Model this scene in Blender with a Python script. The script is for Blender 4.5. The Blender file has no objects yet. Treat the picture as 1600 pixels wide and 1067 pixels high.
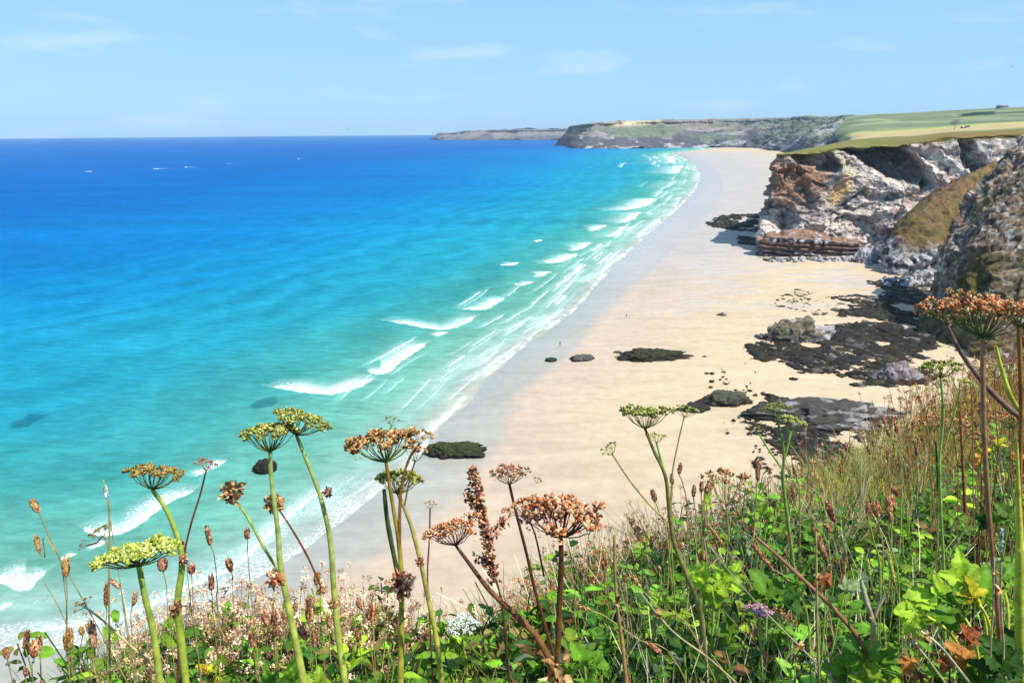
import bpy, math, random
import numpy as np
from mathutils import Vector, Matrix
random.seed(7); RNG = np.random.default_rng(11)
scene = bpy.context.scene
COL = scene.collection

# ------------------------------------------------------------------ camera
H = 70.0
PITCH = math.radians(15.9); ROLL = math.radians(0.40); FPX = 1156.0
cp, sp = math.cos(PITCH), math.sin(PITCH)
Fv = np.array([0, cp, -sp]); U0 = np.array([0, sp, cp]); R0 = np.array([1.0, 0, 0])
Rv = math.cos(ROLL) * R0 - math.sin(ROLL) * U0
Uv = math.sin(ROLL) * R0 + math.cos(ROLL) * U0
CAMP = np.array([0, 0, H])
cam_d = bpy.data.cameras.new('camera'); cam = bpy.data.objects.new('camera', cam_d); COL.objects.link(cam)
cam_d.sensor_width = 36; cam_d.lens = FPX / 1600 * 36; cam_d.clip_start = 0.05; cam_d.clip_end = 60000
cam.matrix_world = Matrix(((Rv[0], Uv[0], -Fv[0], 0), (Rv[1], Uv[1], -Fv[1], 0), (Rv[2], Uv[2], -Fv[2], H), (0, 0, 0, 1)))
scene.camera = cam

def ray(px, py):
    return Fv + (px - 800) / FPX * Rv - (py - 533.5) / FPX * Uv
def P(px, py, Y):                      # the point seen at (px,py) at depth Y
    d = ray(px, py); return CAMP + d * (Y / d[1])
def G(px, py, z=0.0):                  # the point seen at (px,py) on the level z
    d = ray(px, py); return CAMP + d * ((z - H) / d[2])
def Q(px, Y, z):                       # the point in column px at depth Y and height z
    py = 300.0
    for _ in range(30):
        p = P(px, py, Y); py += (p[2] - z) / Y * FPX * .8
    return P(px, py, Y)
def proj(p):
    q = np.asarray(p) - CAMP; w = q @ Fv
    return 800 + FPX * (q @ Rv) / w, 533.5 - FPX * (q @ Uv) / w

# ------------------------------------------------------------------ sun, sky, exposure
SUN_EL, SUN_AZ = 56.0, 126.0           # azimuth clockwise from +Y
se, sa = math.radians(SUN_EL), math.radians(SUN_AZ)
sdir = Vector((math.sin(sa) * math.cos(se), math.cos(sa) * math.cos(se), math.sin(se)))
sun_d = bpy.data.lights.new('sun', 'SUN'); sun = bpy.data.objects.new('sun', sun_d); COL.objects.link(sun)
sun_d.energy = 5.0; sun_d.angle = math.radians(0.5); sun_d.color = (1.0, 0.95, 0.87)
sun.rotation_euler = sdir.to_track_quat('Z', 'Y').to_euler(); sun.location = (0, 0, 300)
world = bpy.data.worlds.new('World'); scene.world = world; world.use_nodes = True
wn, wl = world.node_tree.nodes, world.node_tree.links
bg = wn['Background']; sky = wn.new('ShaderNodeTexSky'); sky.sky_type = 'NISHITA'; sky.sun_disc = False
sky.sun_elevation = se; sky.sun_rotation = sa; sky.air_density = 1.0; sky.dust_density = 0.6; sky.ozone_density = 2.5; sky.altitude = 0
bg.inputs['Strength'].default_value = 0.085
tc = wn.new('ShaderNodeTexCoord'); mp = wn.new('ShaderNodeMapping'); mp.inputs['Scale'].default_value = (1.0, 1.0, 4.5)
mp.inputs['Location'].default_value = (0.35, 0.1, 0.2)
nz = wn.new('ShaderNodeTexNoise'); nz.inputs['Scale'].default_value = 7.0; nz.inputs['Detail'].default_value = 6; nz.inputs['Roughness'].default_value = .5
cr = wn.new('ShaderNodeMapRange'); cr.inputs['From Min'].default_value = .55; cr.inputs['From Max'].default_value = .78; cr.inputs['To Max'].default_value = .7
vm = wn.new('ShaderNodeMix'); vm.data_type = 'RGBA'
wl.new(tc.outputs['Generated'], mp.inputs['Vector']); wl.new(mp.outputs[0], nz.inputs['Vector']); wl.new(nz.outputs['Fac'], cr.inputs['Value'])
tint = wn.new('ShaderNodeMix'); tint.data_type = 'RGBA'; tint.blend_type = 'MULTIPLY'; tint.inputs[0].default_value = 1.0
tint.inputs[7].default_value = (0.80, 1.0, 1.22, 1)     # clear marine air
veil = wn.new('ShaderNodeMix'); veil.data_type = 'RGBA'; veil.inputs[0].default_value = .6; veil.inputs[7].default_value = (3.4, 6.5, 10.0, 1)
wl.new(sky.outputs[0], tint.inputs[6]); wl.new(tint.outputs[2], veil.inputs[6])
wl.new(cr.outputs[0], vm.inputs[0]); wl.new(veil.outputs[2], vm.inputs[6]); vm.inputs[7].default_value = (5.8, 7.4, 9.6, 1)
wl.new(vm.outputs[2], bg.inputs['Color'])
scene.view_settings.view_transform = 'Standard'; scene.view_settings.look = 'None'; scene.view_settings.exposure = 0.50; scene.view_settings.gamma = 1
cy = scene.cycles
cy.use_denoising = True; cy.max_bounces = 6; cy.diffuse_bounces = 3; cy.transparent_max_bounces = 8; cy.volume_bounces = 0; cy.transmission_bounces = 3
try: cy.denoiser = 'OPENIMAGEDENOISE'; cy.denoising_prefilter = 'ACCURATE'
except Exception: pass

# ------------------------------------------------------------------ helpers
def lin(r, g, b, k=1.0):
    f = lambda c: (c / 255 / 12.92 if c / 255 < .04045 else ((c / 255 + .055) / 1.055) ** 2.4)
    return np.array([f(r) * k, f(g) * k, f(b) * k])
def smooth(a, b, x):
    t = np.clip((x - a) / (b - a), 0, 1); return t * t * (3 - 2 * t)
def _hash(ix, iy, iz, seed):
    h = (ix * 374761393 + iy * 668265263 + iz * 2147483647 + seed * 1274126177) & 0xffffffff
    h = ((h ^ (h >> 13)) * 1274126177) & 0xffffffff
    h = ((h ^ (h >> 16)) * 668265263) & 0xffffffff
    return ((h ^ (h >> 15)) & 0xffffff) / float(0xffffff)
def vnoise(p, seed=0):
    p = np.asarray(p, float); i = np.floor(p).astype(np.int64); f = p - i; f = f * f * f * (f * (f * 6 - 15) + 10)
    r = 0
    for dx in (0, 1):
        wx = f[..., 0] if dx else 1 - f[..., 0]
        for dy in (0, 1):
            wy = f[..., 1] if dy else 1 - f[..., 1]
            for dz in (0, 1):
                wz = f[..., 2] if dz else 1 - f[..., 2]
                r = r + wx * wy * wz * _hash(i[..., 0] + dx, i[..., 1] + dy, i[..., 2] + dz, seed)
    return r * 2 - 1
def fbm(p, oct=5, seed=0, gain=.5, ridged=False):
    p = np.asarray(p, float); a = 1.0; s = 0; t = 0
    for o in range(oct):
        n = vnoise(p * 2.03 ** o + 17.3 * o, seed + o)
        if ridged: n = 1 - 2 * np.abs(n)
        s = s + a * n; t += a; a *= gain
    return s / t
def facets(p, seed=0, tilt=1.0):
    """broken rock: every cell is one tilted plane, with sharp steps between cells"""
    p = np.asarray(p, float); i = np.floor(p).astype(np.int64); best = np.full(p.shape[:-1], 1e9); val = np.zeros(p.shape[:-1])
    for dx in (-1, 0, 1):
        for dy in (-1, 0, 1):
            for dz in (-1, 0, 1):
                j = i + np.array([dx, dy, dz]); h = [_hash(j[..., 0], j[..., 1], j[..., 2], seed + k) for k in range(7)]
                c = j + np.stack(h[:3], -1); q = p - c; d2 = (q * q).sum(-1); m = d2 < best
                v = (q * (np.stack(h[3:6], -1) * 2 - 1)).sum(-1) * tilt + (h[6] - .5) * 1.1; best = np.where(m, d2, best); val = np.where(m, v, val)
    return val
def tag(o, label=None, cat=None, group=None, kind=None):
    if label: o['label'] = label
    if cat: o['category'] = cat
    if group: o['group'] = group
    if kind: o['kind'] = kind
    return o
def mesh_obj(name, V, Fc, mat, parent=None, cols=None, attrs=None, shade=True):
    """V (n,3); Fc list of (m,k) int arrays."""
    if isinstance(Fc, np.ndarray): Fc = [Fc]
    Fc = [f for f in Fc if len(f)]
    me = bpy.data.meshes.new(name); V = np.ascontiguousarray(V, dtype=np.float32)
    me.vertices.add(len(V)); me.vertices.foreach_set('co', V.ravel())
    loops = np.concatenate([f.ravel() for f in Fc]).astype(np.int32)
    cnt = np.concatenate([np.full(len(f), f.shape[1]) for f in Fc]).astype(np.int32)
    st = np.concatenate([[0], np.cumsum(cnt)[:-1]]).astype(np.int32)
    me.loops.add(len(loops)); me.loops.foreach_set('vertex_index', loops)
    me.polygons.add(len(cnt)); me.polygons.foreach_set('loop_start', st)
    me.update(calc_edges=True); me.validate()
    if shade and len(me.polygons): me.polygons.foreach_set('use_smooth', np.ones(len(me.polygons), bool))
    if cols is not None:
        a = me.color_attributes.new('Col', 'FLOAT_COLOR', 'POINT')
        c = np.ones((len(V), 4), np.float32); c[:, :3] = cols; a.data.foreach_set('color', c.ravel())
    for k, v in (attrs or {}).items():
        a = me.attributes.new(k, 'FLOAT', 'POINT'); a.data.foreach_set('value', np.ascontiguousarray(v, dtype=np.float32).ravel())
    me.materials.append(mat)
    o = bpy.data.objects.new(name, me); COL.objects.link(o)
    if parent: o.parent = parent
    return o
def grid_faces(nu, nv):
    i = np.arange(nu * nv).reshape(nu, nv)
    return np.stack([i[:-1, :-1], i[1:, :-1], i[1:, 1:], i[:-1, 1:]], -1).reshape(-1, 4)
def empty(name, loc):
    o = bpy.data.objects.new(name, None); COL.objects.link(o); o.location = loc; o.empty_display_size = .05
    return o

# ------------------------------------------------------------------ materials
def new_mat(name):
    m = bpy.data.materials.new(name); m.use_nodes = True
    return m, m.node_tree.nodes, m.node_tree.links, m.node_tree.nodes['Principled BSDF']
def attr(n, name):
    a = n.new('ShaderNodeAttribute'); a.attribute_name = name; return a
def noise(n, l, scale, detail=4, vec=None, rough=.55):
    t = n.new('ShaderNodeTexNoise'); t.inputs['Scale'].default_value = scale; t.inputs['Detail'].default_value = detail; t.inputs['Roughness'].default_value = rough
    if vec: l.new(vec, t.inputs['Vector'])
    return t
def rng(n, l, src, a, b, c, d):
    t = n.new('ShaderNodeMapRange'); l.new(src, t.inputs[0])
    for i, v in enumerate((a, b, c, d)): t.inputs[i + 1].default_value = v
    return t.outputs[0]
def math_(n, l, op, a, b):
    t = n.new('ShaderNodeMath'); t.operation = op
    for i, v in enumerate((a, b)):
        if isinstance(v, (int, float)): t.inputs[i].default_value = v
        else: l.new(v, t.inputs[i])
    return t.outputs[0]
def mixc(n, l, fac, a, b, mode='MIX'):
    t = n.new('ShaderNodeMix'); t.data_type = 'RGBA'; t.blend_type = mode
    for i, v in ((0, fac), (6, a), (7, b)):
        if isinstance(v, (int, float)): t.inputs[i].default_value = v
        elif isinstance(v, (tuple, list, np.ndarray)): t.inputs[i].default_value = (*v[:3], 1)
        else: l.new(v, t.inputs[i])
    return t.outputs[2]
def mat_col(name, rough=.9, vscale=8.0, vamt=.35, bump=0.0, bscale=30.0, bdist=.01, spec=.3, trans=0.0, vdetail=5):
    """vertex colour varied by object-space noise, with bump and (for leaves) light passing through"""
    m, n, l, b = new_mat(name)
    a = attr(n, 'Col'); g = n.new('ShaderNodeNewGeometry')
    t = noise(n, l, vscale, vdetail, g.outputs['Position'])
    f = rng(n, l, t.outputs['Fac'], .3, .7, 1 - vamt, 1 + vamt)
    c = mixc(n, l, 1.0, a.outputs['Color'], f, 'MULTIPLY')
    l.new(c, b.inputs['Base Color']); b.inputs['Roughness'].default_value = rough; b.inputs['Specular IOR Level'].default_value = spec
    if bump:
        t2 = noise(n, l, bscale, 6, g.outputs['Position'], .65); bp = n.new('ShaderNodeBump'); bp.inputs['Strength'].default_value = bump; bp.inputs['Distance'].default_value = bdist
        l.new(t2.outputs['Fac'], bp.inputs['Height']); l.new(bp.outputs[0], b.inputs['Normal'])
    if trans:
        tr = n.new('ShaderNodeBsdfTranslucent'); mx = n.new('ShaderNodeMixShader'); mx.inputs[0].default_value = trans
        l.new(c, tr.inputs['Color']); l.new(b.outputs[0], mx.inputs[1]); l.new(tr.outputs[0], mx.inputs[2]); l.new(mx.outputs[0], n['Material Output'].inputs['Surface'])
    return m
# ------------------------------------------------------------------ shoreline and sheets
SHORE_PX = [(0, 1022), (100, 1015), (200, 1000), (290, 962), (372, 922), (430, 890), (493, 850), (545, 808), (589, 775), (640, 735), (664, 700), (684, 667), (717, 636),
            (745, 602), (775, 577), (806, 552), (850, 519), (893, 490), (914, 468), (930, 447), (950, 427), (970, 407), (992, 386), (1016, 364), (1041, 343), (1064, 322), (1083, 302),
            (1094, 282), (1092, 266), (1082, 254), (1066, 245), (1050, 240.5)]
SH = np.array([G(*p)[:2] for p in SHORE_PX])
SH = np.vstack([[[-400, -120], [-160, 62]], SH, [[1400, 4300], [4000, 6000], [20000, 9000]]])
def polydist(pts, line):
    """distance to an open polyline, signed + on its left side, and the length along it"""
    pts = np.asarray(pts, float); best = np.full(len(pts), 1e18); sg = np.ones(len(pts)); al = np.zeros(len(pts)); acc = 0.0
    for a, b in zip(line[:-1], line[1:]):
        d = b - a; L = np.hypot(*d); q = pts - a
        t = np.clip((q @ d) / (L * L), 0, 1); e = q - t[:, None] * d; dd = (e ** 2).sum(1); m = dd < best
        best[m] = dd[m]; cr_ = d[0] * q[:, 1] - d[1] * q[:, 0]; sg[m] = np.sign(cr_[m]); al[m] = acc + t[m] * L; acc += L
    return np.sqrt(best) * sg, al
def polar(az, n_r, r0=42.0, r1=14000.0):
    inv = np.concatenate([np.linspace(1 / r0, 1 / 78, 12)[:-1], np.linspace(1 / 78, 1 / r1, n_r - 11)]); r = 1 / inv
    A, R = np.meshgrid(np.radians(az), r, indexing='ij')
    return np.stack([R * np.sin(A), R * np.cos(A)], -1).reshape(-1, 2)
def smooth_line(L, n=6):
    L = np.array(L, float); out = []
    for i in range(len(L) - 1):
        p0, p1, p2, p3 = L[max(i - 1, 0)], L[i], L[i + 1], L[min(i + 2, len(L) - 1)]
        for t in np.linspace(0, 1, n, endpoint=False):
            out.append(.5 * ((2 * p1) + (-p0 + p2) * t + (2 * p0 - 5 * p1 + 4 * p2 - p3) * t * t + (-p0 + 3 * p1 - 3 * p2 + p3) * t ** 3))
    out.append(L[-1]); return np.array(out)
AZ_SEA = np.concatenate([np.linspace(-85, -39, 14)[:-1], np.linspace(-39, 17, 760), np.linspace(18, 60, 14)])
NR_SEA = 880
sxy = polar(AZ_SEA, NR_SEA)
sd, sal = polydist(sxy, SH)
rr = np.hypot(sxy[:, 0], sxy[:, 1])
# breakers: front edge (shoreward side) in plan, foam depth behind it
BR = [([(592, 586), (565, 602), (530, 613), (498, 617), (455, 610), (412, 603)], 5.5, 1.0), ([(670, 532), (645, 553), (612, 576), (590, 584), (568, 573)], 6, 1.0),
      ([(752, 490), (722, 508), (690, 516), (640, 508), (590, 500)], 7, .9), ([(702, 519), (684, 526)], 3, 1), ([(794, 463), (776, 474), (755, 484), (712, 482)], 8, 1), ([(836, 439), (820, 446), (798, 443)], 8, .9),
      ([(862, 424), (846, 432), (828, 431)], 8, 1), ([(910, 396), (880, 408), (848, 413)], 10, 1), ([(928, 378), (902, 391), (878, 389)], 11, .9), ([(952, 351), (930, 360), (906, 359)], 12, .95),
      ([(812, 410), (795, 415), (776, 414)], 9, .9), ([(852, 374), (840, 378), (828, 376)], 9, .75), ([(1027, 309), (1007, 322), (985, 327), (950, 330)], 22, 1), ([(1006, 330), (985, 345), (960, 350)], 18, .8),
      ([(985, 352), (960, 368), (935, 372)], 12, .7), ([(1060, 282), (1045, 293), (1025, 296)], 26, .6), ([(1066, 258), (1060, 270), (1040, 273)], 40, .8), ([(1052, 243), (1056, 252), (1042, 257)], 60, .7),
      ([(314, 758), (292, 772), (262, 786), (240, 800), (222, 816), (195, 830), (165, 836), (118, 822)], 3.6, 1), ([(358, 718), (332, 733), (300, 746)], 2.0, 1),
      ([(86, 886), (62, 905), (42, 922), (12, 914), (-30, 905)], 4.0, 1), ([(170, 844), (152, 855), (133, 860)], 1.5, 1), ([(122, 866), (100, 875), (90, 877)], 1.2, 1), ([(25, 940), (0, 952), (-30, 955)], 1.6, .9),
      ([(556, 739), (530, 752), (500, 770), (465, 797), (436, 820), (410, 846), (372, 882), (330, 903), (262, 936), (205, 962), (150, 975), (60, 985), (-40, 995)], 2.3, .85),
      ([(720, 632), (700, 652), (672, 672), (640, 690)], 2.0, .8), ([(598, 742), (560, 768), (520, 790)], 1.2, .6),
      ([(122, 269), (140, 268), (158, 268)], 16, .62), ([(218, 265), (260, 263), (312, 260)], 14, .7), ([(346, 257), (362, 255), (378, 254)], 16, .62), ([(452, 250), (470, 248), (488, 247)], 16, .7)]
SHa = smooth_line(SH[2:-3], 8); SHt = np.gradient(SHa, axis=0); SHt /= np.linalg.norm(SHt, axis=1, keepdims=True); SHn = np.c_[-SHt[:, 1], SHt[:, 0]]
rb = np.random.default_rng(5); EXTRA = []
for _ in range(140):
    i = rb.integers(100, len(SHa) - 6); R_0 = np.hypot(*SHa[i]); off = abs(rb.normal(0, 1)) * (9 + R_0 * .022) + 2; L_ = rb.uniform(.05, .16) * R_0 + 6
    ts = np.linspace(-.5, .5, 5); EXTRA.append((SHa[i] + SHn[i] * off + SHt[i] * ts[:, None] * L_ + SHn[i] * (ts[:, None] ** 2) * L_ * rb.uniform(-.1, .15), .0056 * R_0 * rb.uniform(.5, 1.3) + .3, rb.uniform(.4, .85)))
foam = np.zeros(len(sxy))
wv = fbm(np.c_[sxy * .09, np.zeros(len(sxy))], 3, 5)
wv2 = fbm(np.c_[sxy * .35, np.zeros(len(sxy))], 2, 9)
for pl, W, k in [([G(*p)[:2] for p in pl][::-1], W, k) for pl, W, k in BR] + EXTRA:
    W = W * (.72 if W < 7 else .55)
    F_ = smooth_line(pl)
    c = F_.mean(0); m = np.hypot(*(sxy - c).T) < np.hypot(*(F_ - c).T).max() + W * 5
    idx = np.nonzero(m)[0]
    if not len(idx): continue
    d, al = polydist(sxy[idx], F_); tot = np.hypot(*np.diff(F_, axis=0).T).sum()
    u = al / tot; tap = np.clip(np.minimum(u, 1 - u) * 5 + .12, 0, 1)
    d = d + wv2[idx] * W * .22 + wv[idx] * W * .25
    core = smooth(-.12 * W, .05 * W, d) * (1 - smooth(.35 * W, 1.1 * W, d)) * tap
    tail = .64 * smooth(-.1 * W, .1 * W, d) * (1 - smooth(.8 * W, 3.6 * W, d)) * (.4 + .6 * tap)
    end = np.where((u <= 0.001) | (u >= .999), .0, 1.0)
    endd = 1 - smooth(.1 * W, .8 * W, np.abs(d))
    f = np.maximum(core, tail) * np.where(end > 0, 1, endd) * k
    foam[idx] = np.maximum(foam[idx], f)
# lace in the surf zone and along the swash edge
zone = 16 + rr * .05
strk = fbm(np.c_[sal * .02, sd * .22, np.zeros(len(sxy))], 3, 77)
lace = (.50 + .0 * smooth(150, 350, rr)) * (1 - smooth(.35, 1.0, sd / zone)) * np.clip(.55 + .8 * wv + .9 * strk, 0, 1)
edge = .80 * (1 - smooth(.4, 1.6 + rr * .006, np.abs(sd - .5))) * np.clip(.55 + .9 * wv2 + .5 * wv, .15, 1)
foam = np.maximum(foam, np.where(sd > 0, np.maximum(lace, edge), edge * .3))
# swell lines parallel to the shore (real relief)
ph = fbm(np.c_[sxy * .012, np.zeros(len(sxy))], 3, 21)
ph2 = fbm(np.c_[sxy * .05, np.zeros(len(sxy))], 2, 31)
swell = np.sin(sd * 2 * np.pi / 27 + ph * 8 + ph2 * 2.6) * smooth(3, 30, sd) * (1 - smooth(160, 420, sd)) * (.6 + .5 * ph2)
z = .16 * swell + .8 * np.clip(foam - .6, 0, 1) * smooth(3, 10, sd)
# water colour by depth (distance off the beach)
K = .49
stops = [(-5, (.31, .31, .26)), (1.5, (.29, .29, .24)), (8, (.19, .31, .26)), (22, (.105, .28, .215)), (55, (.036, .225, .215)), (95, (.016, .215, .28)), (190, (.007, .180, .32)), (300, (.004, .132, .32)),
         (600, (.003, .090, .29)), (1000, (.003, .085, .28)), (20000, (.003, .085, .28))]
sx = [s[0] for s in stops]; sc = np.array([s[1] for s in stops])
far = 1 + smooth(250, 2500, rr) * .35
wob = fbm(np.c_[sxy * np.array([.004, .008]), np.zeros(len(sxy))], 4, 41)
sdc = sd * (1 + .22 * wob) / far
wcol = np.stack([np.interp(sdc, sx, sc[:, i]) for i in range(3)], 1)
wcol *= (1 + .16 * fbm(np.c_[sxy * np.array([.006, .02]), np.zeros(len(sxy))], 4, 51) - (.10 + .03 * smooth(40, 120, sd)) * swell)[:, None]
for (x, y, w, h) in [(42, 657, 17, 4), (412, 630, 17, 4)]:         # weed covered rocks under water
    q = G(x, y); rx = w / FPX * np.hypot(*q[:2]) * 1.1; ry_ = rx * 1.6
    e = ((sxy[:, 0] - q[0]) / rx) ** 2 + ((sxy[:, 1] - q[1]) / ry_) ** 2 + .8 * wv2
    wcol = wcol * (1 - .5 * (1 - smooth(.4, 1.3, e)))[:, None] + lin(20, 90, 120, .5) * (.5 * (1 - smooth(.4, 1.3, e)))[:, None]
sf = grid_faces(len(AZ_SEA), NR_SEA)
keep = (sd[sf] > -6 - .004 * rr[sf]).any(1)
sf = sf[keep]; used = np.unique(sf); rm = np.zeros(len(sxy), int); rm[used] = np.arange(len(used))

m, n, l, b = new_mat('sea_water')
a = attr(n, 'Col'); fo = attr(n, 'foam'); g = n.new('ShaderNodeNewGeometry'); dist = attr(n, 'range')
pos = g.outputs['Position']
n1 = noise(n, l, 1.7, 8, pos, .7); n2 = noise(n, l, .4, 7, pos, .7)
nf = noise(n, l, .05, 8, pos, .7)
near = rng(n, l, dist.outputs['Fac'], 150, 700, 0, 1)
mixn = n.new('ShaderNodeMix'); l.new(near, mixn.inputs[0]); l.new(n1.outputs['Fac'], mixn.inputs[2]); l.new(n2.outputs['Fac'], mixn.inputs[3])
thr = math_(n, l, 'SUBTRACT', 0.74, math_(n, l, 'MULTIPLY', fo.outputs['Fac'], 0.52))
fm = rng(n, l, math_(n, l, 'SUBTRACT', mixn.outputs[0], thr), -.05, .17, 0, 1)
fm = math_(n, l, 'MULTIPLY', fm, rng(n, l, fo.outputs['Fac'], .05, .75, 0, 1))
fm = math_(n, l, 'MAXIMUM', fm, rng(n, l, fo.outputs['Fac'], .1, .6, 0, .16))
cw = mixc(n, l, 1.0, a.outputs['Color'], rng(n, l, nf.outputs['Fac'], .35, .65, .88, 1.12), 'MULTIPLY')
mp2 = n.new('ShaderNodeMapping'); mp2.inputs['Scale'].default_value = (.5, 1.3, 1); mp2.inputs['Rotation'].default_value = (0, 0, .5); l.new(pos, mp2.inputs['Vector'])
ch = noise(n, l, .30, 9, mp2.outputs[0], .72)
cw = mixc(n, l, 1.0, cw, rng(n, l, ch.outputs['Fac'], .35, .65, .80, 1.20), 'MULTIPLY')  # light and dark of the ripples put into the colour, following the bump
l.new(mixc(n, l, fm, cw, mixc(n, l, rng(n, l, n1.outputs['Fac'], .35, .6, 0, 1), (.52, .66, .68), (.88, .9, .9))), b.inputs['Base Color'])
l.new(rng(n, l, fm, 0, 1, .32, .9), b.inputs['Roughness']); b.inputs['IOR'].default_value = 1.33; b.inputs['Specular IOR Level'].default_value = 0.0
bp = n.new('ShaderNodeBump'); bp.inputs['Strength'].default_value = .6; bp.inputs['Distance'].default_value = .5
l.new(ch.outputs['Fac'], bp.inputs['Height']); l.new(bp.outputs[0], b.inputs['Normal'])
sea = mesh_obj('sea', np.c_[sxy[used], z[used]], rm[sf], m, cols=wcol[used], attrs={'foam': foam[used], 'range': rr[used]})
tag(sea, 'turquoise sea deepening to blue, with white breakers along the beach', kind='structure')

# ------------------------------------------------------------------ beach
AZ_B = np.concatenate([np.linspace(-80, -36, 16)[:-1], np.linspace(-36, 36, 620), np.linspace(37, 75, 12)])
bxy = polar(AZ_B, 560)
bd, bal = polydist(bxy, SH); br = np.hypot(bxy[:, 0], bxy[:, 1])
t = -bd
nz1 = fbm(np.c_[bxy * .03, np.zeros(len(bxy))], 4, 61); nz2 = fbm(np.c_[bxy * np.array([.05, .16]), np.zeros(len(bxy))], 4, 71)
bz = np.where(t > 0, np.minimum(.014 * t, 1.4), np.maximum(.03 * t, -5)) + .045 * nz1 * np.clip(1 - np.abs(t) / 400, .3, 1) + .02 * nz2 * (np.abs(t) < 60)
bz = np.where(br > 3500, np.minimum(bz, -.2) - .0, bz)
W1 = smooth_line([G(*p)[:2] for p in [(300, 1030), (480, 940), (540, 895), (600, 868), (690, 800), (745, 745), (788, 690), (800, 655), (820, 616), (846, 594), (872, 571), (905, 540), (935, 500), (985, 455), (1040, 405), (1085, 360), (1120, 320), (1130, 290), (1118, 262), (1075, 242)]])
wd, _ = polydist(bxy, W1)        # + on the seaward side of the wet film's upper edge
wd2 = wd + 2.0 * nz1
wetfilm = smooth(-2.5, 3.5, wd2 + 1.2 * nz2) * (.72 + .28 * smooth(12, 0, t))
damp = smooth(-(8 + br * .17), -(1 + br * .02), wd2 + nz1 * 6)
band = smooth(-.15, .35, nz2) * smooth(230, 330, bxy[:, 1]) * (1 - smooth(500, 700, bxy[:, 1]))
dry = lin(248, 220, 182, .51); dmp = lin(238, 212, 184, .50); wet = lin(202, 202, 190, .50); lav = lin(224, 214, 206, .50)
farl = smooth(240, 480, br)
dmpc = dmp * (1 - farl)[:, None] + lav * farl[:, None]  # far wet sand paled: the sky's reflection put into its colour
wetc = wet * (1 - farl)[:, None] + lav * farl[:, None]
nearp = 1 - smooth(95, 190, br)
dryc = dry[None] * (1 - nearp)[:, None] + lin(236, 209, 180, .485)[None] * nearp[:, None]
bc = dryc * (1 - damp)[:, None] + dmpc * damp[:, None]
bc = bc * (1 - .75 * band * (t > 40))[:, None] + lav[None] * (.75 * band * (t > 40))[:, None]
bc = bc * (1 - wetfilm)[:, None] + wetc * wetfilm[:, None]
tfoam = np.clip(.26 * (1 - smooth(.25, .8 + br * .004, np.abs(wd2))) * (.55 + 1.2 * nz1), 0, 1)
gl = np.clip(.25 * damp + .75 * wetfilm, 0, 1)
bc *= (1 + .06 * nz2 + .05 * nz1)[:, None]
m, n, l, b = new_mat('sand')
a = attr(n, 'Col'); gw = attr(n, 'wet'); tf = attr(n, 'foam'); g = n.new('ShaderNodeNewGeometry'); pos = g.outputs['Position']
s1 = noise(n, l, .35, 6, pos, .6)
mp3 = n.new('ShaderNodeMapping'); mp3.inputs['Scale'].default_value = (.35, 1.6, 1); mp3.inputs['Rotation'].default_value = (0, 0, -.35); l.new(pos, mp3.inputs['Vector'])
s2 = noise(n, l, .14, 7, mp3.outputs[0], .62)
c = mixc(n, l, 1.0, a.outputs['Color'], rng(n, l, s1.outputs['Fac'], .3, .7, .90, 1.08), 'MULTIPLY')
c = mixc(n, l, 1.0, c, rng(n, l, s2.outputs['Fac'], .3, .7, .87, 1.08), 'MULTIPLY')
fmm = rng(n, l, math_(n, l, 'SUBTRACT', noise(n, l, 1.3, 6, pos, .6).outputs['Fac'], math_(n, l, 'SUBTRACT', .8, math_(n, l, 'MULTIPLY', tf.outputs['Fac'], .6))), 0, .08, 0, 1)
l.new(mixc(n, l, fmm, c, (.85, .87, .87)), b.inputs['Base Color'])
l.new(rng(n, l, gw.outputs['Fac'], 0, 1, .95, .22), b.inputs['Roughness']); l.new(rng(n, l, gw.outputs['Fac'], 0, 1, .1, .28), b.inputs['Specular IOR Level'])
bp = n.new('ShaderNodeBump'); bp.inputs['Strength'].default_value = .35; bp.inputs['Distance'].default_value = .12
l.new(s1.outputs['Fac'], bp.inputs['Height']); l.new(bp.outputs[0], b.inputs['Normal'])
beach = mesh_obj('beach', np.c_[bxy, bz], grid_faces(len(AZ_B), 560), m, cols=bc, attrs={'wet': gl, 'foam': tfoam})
tag(beach, 'long pale sandy beach, wet and grey along the waterline', kind='structure')

# ------------------------------------------------------------------ lofted cliffs
def catmull(A, n, axis):
    A = np.moveaxis(np.asarray(A, float), axis, 0); m_ = len(A); ts = np.linspace(0, m_ - 1, n); i = np.minimum(ts.astype(int), m_ - 2); f = (ts - i).reshape(-1, *([1] * (A.ndim - 1)))
    p0 = A[np.maximum(i - 1, 0)]; p1 = A[i]; p2 = A[i + 1]; p3 = A[np.minimum(i + 2, m_ - 1)]
    r = .5 * (2 * p1 + (p2 - p0) * f + (2 * p0 - 5 * p1 + 4 * p2 - p3) * f * f + (3 * p1 - p0 - 3 * p2 + p3) * f ** 3)
    return np.moveaxis(r, 0, axis)
def normals(V):
    du = np.gradient(V, axis=0); dv = np.gradient(V, axis=1); N = np.cross(du, dv); N /= np.linalg.norm(N, axis=-1, keepdims=True) + 1e-9
    return N
def inpoly(x, y, poly):
    r = np.zeros(x.shape, bool); n_ = len(poly)
    for i in range(n_):
        x1, y1 = poly[i]; x2, y2 = poly[(i + 1) % n_]
        c_ = ((y1 > y) != (y2 > y)); r ^= c_ & (x < (x2 - x1) * (y - y1) / (y2 - y1 + 1e-9) + x1)
    return r
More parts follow.
